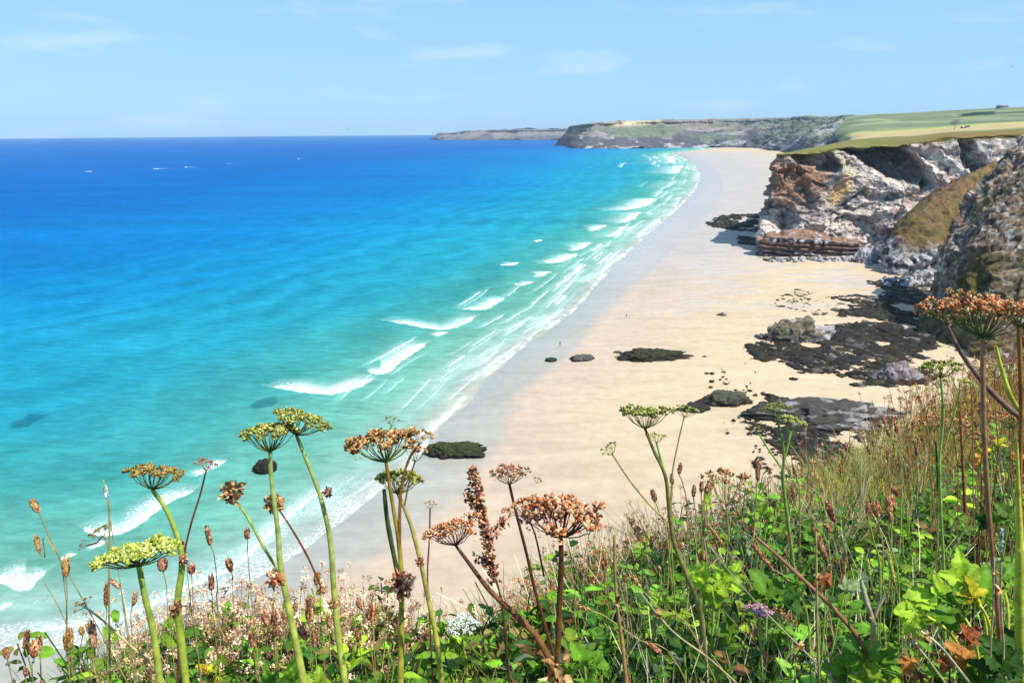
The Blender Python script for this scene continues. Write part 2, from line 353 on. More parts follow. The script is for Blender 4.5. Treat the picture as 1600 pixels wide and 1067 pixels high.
def soft(x, y, poly, w):
    """1 inside a polygon, falling to 0 over w outside it (any units)"""
    pl = np.array(list(poly) + [poly[0]], float); pts = np.stack([x.ravel(), y.ravel()], 1)
    d, _ = polydist(pts, pl); d = np.abs(d).reshape(x.shape); ins = inpoly(x, y, poly)
    return np.where(ins, .5 + .5 * np.clip(d / w, 0, 1), .5 - .5 * np.clip(d / w, 0, 1))
rock_mat = mat_col('cliff_rock', .95, .35, .38, .9, .9, .9, .15, vdetail=8)
far_mat = mat_col('far_cliff', .95, .03, .30, .6, .06, 6, .1, vdetail=8)
field_mat = mat_col('fields', .95, .05, .14, .2, .4, .4, .1, vdetail=6)

def turf(p):                                                   # ragged, slumping turf edge
    n_ = fbm(p * .12, 4, 195)[..., None]; return n_ * np.array([.3, 2.6, 1.1])
def loft(rows, nu, nv):
    V = catmull(rows, nv, 0); V = catmull(V, nu, 1)          # (nv, nu, 3)
    return np.swapaxes(V, 0, 1)                                # (nu, nv, 3)

# headland: columns run from its hidden back, round the seaward corner, along the face to the right
cols_ = [(1290, 640, 1), (1236, 530, 1), (1193, 446, 1), (1196, 428, 1), (1240, 422, 0), (1300, 424, 0), (1350, 420, 0), (1410, 408, 0), (1480, 398, 0), (1560, 388, 0), (1720, 380, 0)]
rim = [(1290, 236, 650), (1240, 239, 540), (1214, 241, 462), (1222, 241, 452), (1258, 239, 448), (1308, 233, 450), (1355, 230, 452), (1410, 227, 450), (1480, 216, 440), (1560, 212, 430), (1720, 203, 420)]
zf = [0, 10, 22, 34, 46]
back = [1.00, .93, .72, .45, .20]
rows = []
R_ = [P(*r) for r in rim]
for k, zz in enumerate(zf):
    row = []
    for (px, Y, s), rp in zip(cols_, R_):
        b0 = Q(px, Y, -1.5); f_ = zz / rp[2]
        pw = f_ ** (1.5 if s else .9)
        p = b0 * (1 - pw) + rp * pw; p[2] = -1.5 if k == 0 else zz * rp[2] / 58
        row.append(p)
    rows.append(row)
rows.append(R_)
V = loft(rows, 620, 300)
N = normals(V); N *= np.sign((N * (CAMP - V)).sum(-1).mean())
px, py = proj(V.reshape(-1, 3)); px = px.reshape(V.shape[:2]); py = py.reshape(V.shape[:2])
vv = np.linspace(0, 1, 300)[None, :]
fade = np.minimum(1, (1 - vv) * 9)
strat = V @ np.array([.25, .12, .95])
d = 5.2 * fbm(V * .035, 4, 101) + 2.6 * fbm(V * .11, 4, 111, ridged=True) + 1.9 * fbm(V * np.array([.3, .3, .5]), 3, 121, ridged=True) + .7 * fbm(V * 1.1, 2, 125, ridged=True)
d += .35 * np.sin(strat * 1.1 + 5 * fbm(V * .05, 3, 131)) + 1.6 * vnoise(V * np.array([.16, .16, .03]) + 7, 141)
fr = np.array([1, 1, .8]); w3 = np.stack([fbm(V * .06, 3, 131 + k) for k in range(3)], -1) * 4; fr = np.array([[.44, 0, .72], [0, 1, 0], [-.30, 0, 1.0]])
d = d * .4 + 4.6 * facets(((V + w3) @ fr.T) * .055, 900) + 1.7 * facets(((V + w3) @ fr.T) * .15, 910) + .45 * facets((V + w3) * .42 * np.array([1, 1, 1.6]), 920)
# rock gullies running down to the left
diag = V @ np.array([.8, 0, .55]); d += 2.2 * (1 - 2 * np.abs(vnoise(np.stack([diag * .09, V[..., 1] * .02, V[..., 2] * .02], -1), 151)))
jx = px + 4 * fbm(V * .12, 3, 161); jy = py + 4 * fbm(V * .12, 3, 162)
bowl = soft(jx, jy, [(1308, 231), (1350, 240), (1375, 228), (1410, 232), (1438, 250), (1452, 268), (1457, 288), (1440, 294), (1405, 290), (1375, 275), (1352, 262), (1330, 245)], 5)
cave1 = soft(jx, jy, [(1240, 246), (1290, 240), (1312, 262), (1306, 272), (1270, 262), (1250, 256)], 4)
cave2 = soft(jx, jy, [(1194, 322), (1212, 312), (1235, 320), (1242, 345), (1232, 368), (1205, 362), (1190, 350)], 6)
cave3 = soft(jx, jy, [(1500, 222), (1520, 225), (1545, 262), (1560, 300), (1535, 290), (1515, 262)], 6)
V2 = V + N * (d * fade)[..., None]
inw = np.array([.35, 1.0, 0.0]); inw /= np.linalg.norm(inw)
V2 += inw * (30 * bowl ** 1.2 + 15 * cave1 + 14 * cave2 + 14 * cave3)[..., None]
V2[:, -1] = V[:, -1] + turf(V[:, -1])
N2 = normals(V2)
white = lin(240, 226, 212, .64); grey = lin(168, 160, 160, .6); brn = lin(166, 126, 100, .58); org = lin(226, 178, 110, .62); pale = lin(222, 206, 176, .6); drk = lin(96, 88, 90, .5); veg = lin(120, 112, 48, .5); pink = lin(196, 160, 150, .6)
nb = fbm(V * .10, 5, 171); nb2 = fbm(V * .35, 4, 181)
def mix(c, col, f): f = np.clip(f, 0, 1)[..., None]; return c * (1 - f) + col * f
C = np.broadcast_to(white, V.shape).copy()
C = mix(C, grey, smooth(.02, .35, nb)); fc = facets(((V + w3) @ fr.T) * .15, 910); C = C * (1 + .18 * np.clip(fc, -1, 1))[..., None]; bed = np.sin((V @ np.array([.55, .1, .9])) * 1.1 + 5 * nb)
C = mix(C, drk, .5 * smooth(.8, .98, bed)); C = mix(C, drk, .6 * smooth(.28, .42, nb2 + .35 * nb)); C = mix(C, pink, .5 * smooth(.1, .4, -nb))
C = mix(C, brn, soft(jx, jy, [(1205, 246), (1240, 248), (1300, 268), (1290, 285), (1280, 310), (1240, 318), (1200, 302), (1196, 290)], 9) * (1 - .3 * smooth(.1, .3, nb2)))
C = mix(C, lin(150, 130, 120, .6), .6 * soft(jx, jy, [(1230, 300), (1290, 295), (1290, 325), (1260, 345), (1235, 330)], 10))
C = mix(C, pale, soft(jx, jy, [(1300, 240), (1312, 238), (1332, 262), (1332, 300), (1318, 312), (1296, 325), (1288, 318), (1300, 295), (1318, 270)], 3))
C = mix(C, org, .8 * soft(jx, jy, [(1312, 285), (1322, 300), (1306, 318), (1292, 322), (1296, 300)], 6))
C = mix(C, pink, .5 * soft(jx, jy, [(1372, 360), (1400, 330), (1430, 300), (1450, 300), (1420, 340), (1395, 375)], 8))
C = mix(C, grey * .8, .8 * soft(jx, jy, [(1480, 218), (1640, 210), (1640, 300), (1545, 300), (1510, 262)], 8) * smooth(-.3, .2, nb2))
C = mix(C, grey * .75, .8 * bowl); C = mix(C, veg, smooth(.93, .985, np.broadcast_to(vv, nb.shape) + .02 * nb2))  # hollow's shade also put into the colour as darker grey
C = mix(C, drk, .8 * (V2[..., 2] < 3 + 2 * nb))
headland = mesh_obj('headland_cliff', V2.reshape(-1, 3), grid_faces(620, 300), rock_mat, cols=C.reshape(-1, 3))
tag(headland, 'pale broken rock headland with brown patches and a shaded hollow, standing on the beach', kind='structure')

# farmland on top, from the cliff rim to the skyline
rim2 = R_
def rowpts(l_): return [P(*p) for p in l_]
f1 = [(1300, 233.5, 665), (1270, 235, 580), (1262, 233, 520), (1275, 230, 500), (1300, 226, 495), (1335, 222, 495), (1375, 219, 495), (1425, 216, 490), (1490, 209, 480), (1570, 206, 470), (1720, 197, 460)]
f2 = [(1322, 229, 800), (1320, 225, 720), (1325, 220, 640), (1335, 217.5, 610), (1350, 215, 600), (1375, 213, 590), (1400, 211, 585), (1440, 208.5, 580), (1500, 203, 570), (1580, 199, 565), (1720, 190, 560)]
f3 = [(1312, 222, 1000), (1318, 216, 860), (1328, 211, 780), (1342, 208.5, 740), (1360, 207, 720), (1385, 206, 700), (1410, 205, 690), (1450, 202, 680), (1510, 196.5, 670), (1590, 192, 665), (1740, 184, 660)]
f4 = [(1306, 206, 1400), (1316, 202, 1350), (1330, 198, 1300), (1350, 196, 1250), (1370, 195, 1200), (1400, 194, 1180), (1430, 192, 1150), (1470, 190, 1120), (1530, 185, 1100), (1600, 182, 1080), (1760, 175, 1050)]
f5 = [(1322, 183, 2600), (1332, 182, 2500), (1345, 181, 2400), (1360, 180, 2350), (1390, 178.5, 2300), (1420, 177, 2250), (1450, 175.5, 2200), (1490, 173.5, 2150), (1540, 171, 2100), (1610, 168.5, 2050), (1780, 165, 2000)]
f6 = [np.array([p[0] * 1.3, p[1] * 1.35, p[2] - 40]) for p in rowpts(f5)]
V = loft([R_, rowpts(f1), rowpts(f2), rowpts(f3), rowpts(f4), rowpts(f5), f6], 300, 260)
px, py = proj(V.reshape(-1, 3)); px = px.reshape(V.shape[:2]); py = py.reshape(V.shape[:2]) + 0.0
V[..., 2] += .5 * fbm(V * .02, 4, 201) * smooth(0, .1, np.linspace(0, 1, 260))[None]
V[:, 0] += turf(V[:, 0]) + np.array([0, -.9, -.25]); V[:, 1:10, 2] += .7 * fbm(V[:, 1:10] * .3, 3, 197)
rowi = np.linspace(0, 6, 260)[None] + .10 * fbm(V * .006, 3, 205)
green = lin(150, 162, 118, .46); green2 = lin(134, 150, 110, .46); gold = lin(214, 192, 140, .54); hedge = lin(64, 92, 66, .5); rough = lin(132, 138, 70, .55); rough2 = lin(150, 124, 70, .55)
C = np.broadcast_to(green, V.shape).copy()
n3 = fbm(V * .01, 4, 211)
C = mix(C, green2, smooth(-.1, .3, n3)); C = mix(C, lin(170, 184, 130, .6), .7 * smooth(0, .35, fbm(V * np.array([.02, .006, .01]), 4, 215))); C = mix(C, lin(92, 120, 80, .5), .5 * (np.abs(np.sin(rowi * 9 + 2 * n3)) < .10) * (rowi > 3.3))
C = mix(C, rough, 1 - smooth(1.3, 1.7, rowi + .2 * n3)); C = mix(C, lin(158, 142, 84, .55), .8 * smooth(-.1, .25, fbm(V * .12, 4, 217)) * (1 - smooth(1.3, 1.7, rowi))); C = mix(C, rough2, .8 * smooth(1350, 1480, px) * (1 - smooth(1.0, 1.4, rowi)))
C = mix(C, gold, smooth(1.55, 1.75, rowi) * (1 - smooth(2.9, 3.15, rowi + .0 * px)))
C = mix(C, lin(200, 200, 120, .6), .7 * smooth(2.75, 2.95, rowi) * (1 - smooth(3.15, 3.3, rowi)))
for (ya, yb, yc, x0, x1, c_, w_) in [(4.32, 4.32, .16, 1502, 1555, hedge * .6, 1), (4.30, 4.32, .09, 1555, 1800, hedge, .8), (4.75, 4.75, .05, 1480, 1800, hedge, .6), (3.75, 3.75, .12, 1505, 1800, lin(150, 160, 140, .5), .6), (4.98, 4.98, .06, 1340, 1800, hedge, .8)]:
    C = mix(C, c_, w_ * (np.abs(rowi - ya) < yc / 2) * smooth(x0 - 8, x0 + 4, px) * (1 - smooth(x1 - 5, x1 + 5, px)))
fields = mesh_obj('farmland', V.reshape(-1, 3), grid_faces(300, 260), field_mat, cols=C.reshape(-1, 3))
tag(fields, 'green and golden fields rising behind the cliff top', kind='structure')
def on_fields(x, y):
    dd = (px - x) ** 2 + (py - y) ** 2; i = np.unravel_index(np.argmin(dd), dd.shape); return V[i].copy()
FIELD_PTS = {k: on_fields(*k) for k in [(1491, 203), (1505, 200), (1513, 199), (1486, 204), (1566, 170)]}

# far coast: cliffs at the head of the bay
def far_coast(name, base, top, nu, nv, amp, label, paint, deep=900):
    B = np.array([Q(p[0], p[1], -3) for p in base]); T = np.array([P(*p) for p in top])
    rows = [B, B * .72 + T * .28 + np.array([0, 0, 2.]), B * .45 + T * .55, B * .2 + T * .8 + np.array([0, 0, 3.]), T, T + np.array([deep * .3, deep, -2.]), T * 1.0 + np.array([deep, deep * 2, -60.])]
    V = loft(rows, nu, nv); N = normals(V); N *= np.sign((N[:, :nv // 2] * (CAMP - V[:, :nv // 2])).sum(-1).mean())
    v = np.linspace(0, 6, nv)[None]; fade = 1 - smooth(3.4, 4.0, v); s = 1 / amp
    d = amp * (1.3 * fbm(V * s * .35, 4, 301, ridged=True) + 1.6 * vnoise(V * s * np.array([.22, .22, .02]), 311) + .5 * fbm(V * s * 1.4, 3, 321, ridged=True))
    V = V + N * (d * fade)[..., None] * np.array([1, 1, .3]); V[:, -2:, 2] -= 30
    q = V.reshape(-1, 3); x, y = proj(q); x = x.reshape(V.shape[:2]); y = y.reshape(V.shape[:2])
    C = paint(V, x, y, np.broadcast_to(v, x.shape))
    o = mesh_obj(name, q, grid_faces(nu, nv), far_mat, cols=C.reshape(-1, 3)); return tag(o, label, kind='structure')
def paint_far(V, x, y, v):
    n1 = fbm(V * .006, 5, 401); n2 = fbm(V * .02, 4, 411)
    C = np.broadcast_to(lin(156, 148, 132, .52), V.shape).copy()  # distance haze put into the colour: browns and greens greyed towards lilac
    C = mix(C, lin(132, 142, 116, .5), smooth(-.05, .3, n1 + .3 * smooth(1150, 1250, x))); C = mix(C, lin(178, 160, 150, .52), smooth(.0, .35, -n1 + .2 * n2))
    rocky = (1 - smooth(.9, 2.0, v + 1.6 * n1 + .8 * n2)); C = mix(C, lin(110, 104, 112, .5), rocky); C = mix(C, lin(196, 188, 190, .6), rocky * smooth(.15, .35, n2))
    C = mix(C, lin(206, 196, 190, .6), .85 * soft(x, y, [(1240, 214), (1262, 208), (1300, 188), (1328, 184), (1338, 196), (1300, 206), (1270, 213)], 6) * smooth(-.25, .15, n2))
    C = mix(C, lin(96, 90, 100, .5), .7 * soft(x, y, [(1168, 205), (1182, 200), (1184, 225), (1176, 232)], 4))
    C = mix(C, lin(226, 206, 166, .6), soft(x, y, [(945, 191.5), (985, 188.5), (1032, 189), (1022, 193.5), (985, 197), (958, 197)], 3)); C = mix(C, lin(106, 130, 88, .5), (v > 3.85) * .8)
    return C
far_coast('far_cliffs', [(1000, 5200), (930, 4300), (884, 3650), (905, 3050), (945, 2950), (1000, 2950), (1060, 3000), (1120, 3000), (1180, 2800), (1230, 2300), (1290, 1750), (1345, 1400), (1500, 1300)],
          [(1010, 200, 5600), (940, 197, 4900), (897, 201, 4100), (918, 193.5, 3500), (955, 190.5, 3500), (1005, 188.5, 3550), (1065, 187.5, 3600), (1125, 186.5, 3600), (1185, 185, 3400), (1240, 184, 3100), (1300, 182, 2700), (1352, 181, 2400), (1500, 178, 2300)],
          520, 200, 22, 'green and brown cliffs closing the far end of the beach', paint_far)
def paint_haze(V, x, y, v):
    n1 = fbm(V * .004, 4, 421); C = np.broadcast_to(lin(168, 152, 150, .5), V.shape).copy(); C = mix(C, lin(120, 112, 124, .5), (1 - smooth(.6, 1.8, v + 2 * n1))); return mix(C, lin(140, 142, 122, .5), smooth(.1, .3, n1) * .6)
far_coast('far_point', [(905, 6500), (800, 6600), (688, 6800), (694, 6300), (740, 5900), (800, 5800), (850, 5700), (900, 5600)],
          [(905, 201, 7000), (820, 203, 7000), (697, 209.5, 7000), (712, 208, 6700), (752, 204.5, 6400), (800, 203.5, 6200), (850, 203.5, 6100), (900, 200, 6000)],
          260, 80, 34, 'low hazy headland on the horizon beyond the bay', paint_haze)

# rock ledge at the foot of the headland
B0 = [Q(1225, 442, -1), Q(1188, 424, -1), Q(1191, 414, -1), Q(1230, 411, -1), Q(1280, 410, -1), Q(1330, 411, -1), Q(1352, 420, -1), Q(1370, 440, -1)]
hs = [9, 9.5, 10.5, 11, 9.5, 8, 5, 4]
T0 = [b + np.array([.6, 2.5, h + 1]) for b, h in zip(B0, hs)]
T1 = [b * .5 + Q(1270, 440, 11) * .5 + np.array([0, 4, 2.5]) for b in T0]
T1 = [np.array([p[0], p[1], h + 1.8]) for p, h in zip(T1, hs)]
V = loft([B0, [b + np.array([-.2, -.3, h * .55]) for b, h in zip(B0, hs)], [b + np.array([.2, .5, h * .98]) for b, h in zip(B0, hs)], T0, T1, [Q(1270, 452, 8)] * 8], 260, 130)
N = normals(V); N *= np.sign((N * (CAMP - V)).sum(-1).mean())
st = V[..., 2] * 1.5 + .12 * V[..., 0] + 1.2 * fbm(V * .08, 3, 501)
d = .9 * np.sign(np.sin(st * 1.7)) * np.abs(np.sin(st * 1.7)) ** .4 + 1.4 * fbm(V * .22, 4, 511, ridged=True) - 2.2 * smooth(.5, .75, vnoise(np.stack([V[..., 0] * .14, V[..., 0] * 0, V[..., 0] * 0], -1), 515))
V = V + N * d[..., None]
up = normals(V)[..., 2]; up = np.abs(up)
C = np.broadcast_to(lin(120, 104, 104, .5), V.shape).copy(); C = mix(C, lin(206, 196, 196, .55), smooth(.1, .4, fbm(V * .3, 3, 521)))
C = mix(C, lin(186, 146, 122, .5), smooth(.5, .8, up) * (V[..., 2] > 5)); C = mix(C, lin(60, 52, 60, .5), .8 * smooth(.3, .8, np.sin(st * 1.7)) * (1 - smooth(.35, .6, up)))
led = mesh_obj('rock_ledge', V.reshape(-1, 3), grid_faces(260, 130), rock_mat, cols=C.reshape(-1, 3)); tag(led, 'low layered rock shelf with orange top at the foot of the headland', kind='structure')

def buttress(name, rows, nu, nv, amp, paint, label, seed):
    V = loft(rows, nu, nv); N = normals(V); N *= np.sign((N * (CAMP - V)).sum(-1).mean())
    x, y = proj(V.reshape(-1, 3)); x = x.reshape(V.shape[:2]); y = y.reshape(V.shape[:2])
    d, C = paint(V, x, y)
    V = V + N * (d * amp)[..., None]
    o = mesh_obj(name, V.reshape(-1, 3), grid_faces(nu, nv), rock_mat, cols=C.reshape(-1, 3)); return tag(o, label, kind='structure')
# grassy spur in front of the headland
def paint_e(V, x, y):
    n1 = fbm(V * .12, 4, 601); n2 = fbm(V * .4, 4, 611); rock = 1 - smooth(8, 17, V[..., 2] + 7 * n1)
    rock = np.maximum(rock, smooth(.25, .5, n2) * .35)
    d = (2.0 * fbm(V * .06, 3, 621) + .7 * n2) * (1 - rock) + rock * (2.6 * facets(V * .12, 930) + 1.5 * facets(V * .3, 931) + .7 * fbm(V * .45, 3, 641, ridged=True))
    C = np.broadcast_to(lin(148, 122, 78, .5), V.shape).copy(); C = mix(C, lin(130, 114, 66, .5), smooth(-.1, .3, n1)); C = mix(C, lin(156, 120, 88, .5), smooth(.1, .35, -n1 + .3 * n2))
    C = mix(C, lin(60, 58, 34, .5), .6 * smooth(.3, .45, fbm(V * .3, 2, 655))); rc = mix(np.broadcast_to(lin(206, 200, 200, .58), V.shape).copy(), lin(96, 88, 92, .5), smooth(-.05, .3, n2 + .3 * n1))
    C = mix(C, rc, rock); return d, C
rE = [[Q(1400, 400, -1), Q(1379, 372, -1), Q(1376, 358, -1), Q(1400, 351, -1), Q(1440, 349, -1), Q(1478, 352, -1), Q(1520, 372, -1)],
      [Q(1405, 405, 12), Q(1389, 378, 10), Q(1386, 366, 10), Q(1408, 359, 11), Q(1445, 357, 12), Q(1482, 360, 13), Q(1520, 380, 13)],
      [Q(1420, 410, 22), Q(1402, 388, 20), Q(1402, 378, 21), Q(1422, 370, 23), Q(1455, 367, 24), Q(1490, 368, 25), Q(1530, 385, 26)],
      [Q(1450, 415, 32), Q(1428, 398, 29), Q(1432, 390, 31), Q(1448, 383, 34), Q(1474, 379, 36), Q(1505, 379, 37), Q(1545, 390, 38)],
      [Q(1490, 425, 40), Q(1470, 410, 37), Q(1476, 404, 40), Q(1490, 397, 43), Q(1508, 392, 46), Q(1530, 392, 48), Q(1560, 398, 48)],
      [Q(1560, 440, 42), Q(1540, 425, 44), Q(1542, 420, 47), Q(1548, 415, 50), Q(1555, 412, 52), Q(1562, 410, 52), Q(1590, 412, 50)]]
buttress('grassy_spur', rE, 260, 240, 1.0, paint_e, 'olive brown grassy spur with a rocky foot below the cliffs', 1)
# near buttress on the right: shaded left flank, lit front
def paint_f(V, x, y):
    n1 = fbm(V * .09, 4, 701); n2 = fbm(V * .8, 4, 711)
    w3 = np.stack([fbm(V * .08, 3, 751 + k) for k in range(3)], -1) * 3; V = V @ np.array([[.5, 0, .7], [0, 1, 0], [-.35, 0, .95]]).T; d = 1.2 * fbm(V * .06, 3, 721) + 2.2 * facets((V + w3) * .08, 940) + 1.2 * facets((V + w3) * .2, 941) + .35 * facets((V + w3) * .5 * np.array([1, 1, 1.5]), 942) + .4 * fbm(V * .5, 3, 741, ridged=True) + .1 * np.sin((V @ np.array([.5, .2, .8])) * 1.3 + 4 * n1)
    C = np.broadcast_to(lin(170, 148, 124, .52), V.shape).copy(); C = mix(C, lin(214, 206, 198, .58), smooth(.2, .36, n2)); C = mix(C, lin(128, 118, 66, .5), .8 * smooth(.05, .25, fbm(V * .05, 4, 779))); C = mix(C, lin(110, 84, 66, .5), .8 * smooth(.1, .3, fbm(V * .5, 3, 777))); C = mix(C, lin(120, 108, 58, .5), .8 * smooth(.02, .3, n1)); C = mix(C, lin(104, 84, 76, .5), .8 * smooth(.1, .35, -n2)); C = C * (1 + .3 * np.clip(facets((V + w3) * .2, 941), -1, 1))[..., None]
    return d, C
rF = [[Q(1500, 290, -1), Q(1456, 264, -1), Q(1424, 250, -1), Q(1466, 236, -1), Q(1516, 219, -1), Q(1580, 209, -1), Q(1750, 196, -1)],
      [Q(1510, 296, 15), Q(1480, 276, 15), Q(1458, 264, 15), Q(1492, 249, 15), Q(1528, 233, 15), Q(1588, 223, 15), Q(1750, 208, 15)],
      [Q(1530, 305, 30), Q(1500, 288, 30), Q(1484, 279, 30), Q(1508, 263, 30), Q(1530, 249, 31), Q(1596, 239, 31), Q(1750, 228, 31)],
      [Q(1545, 315, 42), Q(1522, 302, 42), Q(1510, 293, 41), Q(1548, 276, 42), Q(1584, 262, 43), Q(1645, 250, 44), Q(1760, 238, 45)],
      [Q(1580, 325, 54), Q(1560, 312, 53), Q(1548, 304, 53), Q(1592, 289, 55), Q(1634, 274, 57), Q(1700, 260, 58), Q(1790, 250, 58)],
      [Q(1612, 335, 63), Q(1600, 322, 62), Q(1590, 312, 62), Q(1665, 290, 66), Q(1710, 280, 68), Q(1760, 272, 68), Q(1850, 262, 68)]]
buttress('near_cliff', rF, 300, 300, 1.0, paint_f, 'brown and grey rock buttress with a shaded left flank', 2)
# ------------------------------------------------------------------ boulders and reefs on the sand
def ico(sub):
    t = (1 + 5 ** .5) / 2
    v = [(-1, t, 0), (1, t, 0), (-1, -t, 0), (1, -t, 0), (0, -1, t), (0, 1, t), (0, -1, -t), (0, 1, -t), (t, 0, -1), (t, 0, 1), (-t, 0, -1), (-t, 0, 1)]
    f = [(0, 11, 5), (0, 5, 1), (0, 1, 7), (0, 7, 10), (0, 10, 11), (1, 5, 9), (5, 11, 4), (11, 10, 2), (10, 7, 6), (7, 1, 8), (3, 9, 4), (3, 4, 2), (3, 2, 6), (3, 6, 8), (3, 8, 9), (4, 9, 5), (2, 4, 11), (6, 2, 10), (8, 6, 7), (9, 8, 1)]
    v = [np.array(p) / np.linalg.norm(p) for p in v]
    for _ in range(sub):
        c = {}; nf = []
        def mid(a, b):
            k = (min(a, b), max(a, b))
            if k not in c: p = v[a] + v[b]; v.append(p / np.linalg.norm(p)); c[k] = len(v) - 1
            return c[k]
        for a, b, d in f: x, y, z_ = mid(a, b), mid(b, d), mid(d, a); nf += [(a, x, z_), (b, y, x), (d, z_, y), (x, y, z_)]
        f = nf
    return np.array(v), np.array(f)
ICO = {k: ico(k) for k in (0, 1, 2, 4, 5)}
reef_mat = mat_col('reef_rock', .8, 1.2, .45, 1.0, 3.0, .4, .25, vdetail=7)
GREENB, DARKB, GREYB, PALEB = lin(84, 92, 46, .42), lin(60, 52, 42, .5), lin(120, 112, 104, .5), lin(208, 202, 206, .6)
def rock(x0, x1, y0, y1, label, lo, hi, seed, flat=1.0, sub=5, cap=None, group=None, name='beach_rock'):
    """a rock seen between columns x0..x1, its top at y0 and its foot at y1"""
    b0 = G((x0 + x1) / 2, y1, .4); r = b0[1]; w = (x1 - x0) / FPX * np.hypot(r, 70) * .5; h = max(.5, (y1 - y0) / FPX * np.hypot(r, 70) * .62) * flat
    dp = w * .7 if w < 6 else w * .5
    v, f = ICO[sub]; v = v.copy(); s = np.array([w, dp, h * 1.15])
    q = v * s; sc = 1.0 / max(w * .5, 1.0)
    q[:, :2] *= 1 + .30 * fbm(np.c_[v[:, :2] * 1.6 + seed, np.zeros(len(v))], 3, seed)[:, None]
    d = .26 * fbm(v * 1.7 + seed, 4, seed) + .10 * fbm(v * 4.5 + seed, 4, seed + 5, ridged=True) + 15e-2 * facets(v * 2.2 + seed, seed + 50) + .05 * facets(v * np.array([5, 5, 8.]) + seed, seed + 51)
    q *= (1 + d)[:, None]; q[:, 2] = np.maximum(q[:, 2] + h * .12 * vnoise(v * 6 + seed, seed + 9), -h * .25)
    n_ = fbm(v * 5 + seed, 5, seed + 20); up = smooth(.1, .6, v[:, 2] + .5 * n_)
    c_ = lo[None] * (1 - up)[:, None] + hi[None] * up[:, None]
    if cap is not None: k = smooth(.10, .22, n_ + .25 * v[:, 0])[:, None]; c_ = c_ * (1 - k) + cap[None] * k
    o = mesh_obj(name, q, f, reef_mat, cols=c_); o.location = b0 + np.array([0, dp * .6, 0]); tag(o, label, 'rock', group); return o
rock(1203, 1300, 489, 537, 'large pale rock on the sand with a bright grey top, amid dark seaweed', GREYB, lin(150, 138, 112, .5), 1, cap=PALEB)
rock(667, 752, 692, 712, 'long green weed covered rock lying in the shallow film of water', DARKB, GREENB, 2)
rock(972, 1072, 546, 563, 'widest dark rock alone on the open sand, yellow green at its right end', DARKB, lin(78, 76, 46, .4), 3)
rock(895, 930, 554, 563, 'small low brown rock between the green sliver and the wide dark rock', DARKB, GREYB, 4, sub=4)
rock(853, 870, 558, 564, 'tiny green rock at the edge of the wet sand', DARKB, lin(60, 90, 66, .5), 5, sub=4)
rock(1098, 1172, 605, 636, 'rounded grey green boulder with a pool of water beside it', DARKB, lin(104, 104, 84, .5), 6)
rock(1062, 1106, 628, 646, 'dark little boulder left of the rounded grey green one', DARKB, lin(70, 66, 62, .5), 7)
rock(398, 428, 712, 737, 'black rock standing in the sea behind the green flower heads', DARKB, lin(60, 56, 50, .5), 8, sub=4)
rock(1185, 1420, 607, 668, 'broad dark ledge of rock with grey white patches at the foot of the slope', DARKB, lin(96, 90, 82, .5), 9, cap=lin(180, 174, 174, .55), flat=.6)
rock(1372, 1445, 562, 600, 'pinkish white boulder in the shade beside the near cliff', GREYB, lin(170, 152, 152, .5), 10, cap=lin(190, 180, 184, .55))
rock(1122, 1136, 488, 495, 'tiny dark stone alone between the streaks of wet sand', DARKB, GREYB, 11, sub=4)
rock(1096, 1106, 555, 560, 'small dark stone right of the wide weedy rock', DARKB, GREYB, 12, sub=4)
rock(958, 972, 548, 552, 'flat grey stone at the left tip of the widest dark rock', DARKB, GREYB, 13, sub=4)
rock(1338, 1372, 380, 414, 'pale fallen block at the right end of the layered shelf', GREYB, PALEB, 14)
# seaweed covered reef: many small rocks nobody could count
def scatter_reef(polys, n_, seed, name, label):
    r = np.random.default_rng(seed); v, f = ICO[1]; VV, FF, CC = [], [], []; k = 0
    for poly, share, s0, s1 in polys:
        W_ = np.array([G(*p)[:2] for p in poly]); lo, hi = W_.min(0), W_.max(0); got = 0; want = int(n_ * share)
        c = r.uniform(lo, hi, (want * 12, 2)); ins = inpoly(c[:, 0], c[:, 1], W_); c = c[ins]
        dens = fbm(np.c_[c * .09, np.zeros(len(c))], 4, 801) + r.uniform(-.26, .26, len(c)); c = c[dens > .02][:want]
        for (x, y) in c:
            s = r.uniform(s0, s1) * r.choice([.5, .8, 1, 1.5]); q = v * np.array([s * r.uniform(.8, 1.8), s * r.uniform(.6, 1.3), s * r.uniform(.25, .5)]) * (1 + .25 * r.standard_normal((len(v), 1)))
            an = r.uniform(0, 6.28); ca, sa_ = math.cos(an), math.sin(an); q = q @ np.array([[ca, sa_, 0], [-sa_, ca, 0], [0, 0, 1]]) + np.array([x, y, 1.25])
            VV.append(q); FF.append(f + k); k += len(v); t_ = r.random(); base = DARKB * .7 if t_ < .72 else (lin(66, 62, 34, .5) if t_ < .9 else GREYB); CC.append(np.broadcast_to(base * r.uniform(.6, 1.9), q.shape))
    o = mesh_obj(name, np.concatenate(VV), np.concatenate(FF), reef_mat, cols=np.concatenate(CC), shade=False); tag(o, label, kind='stuff')
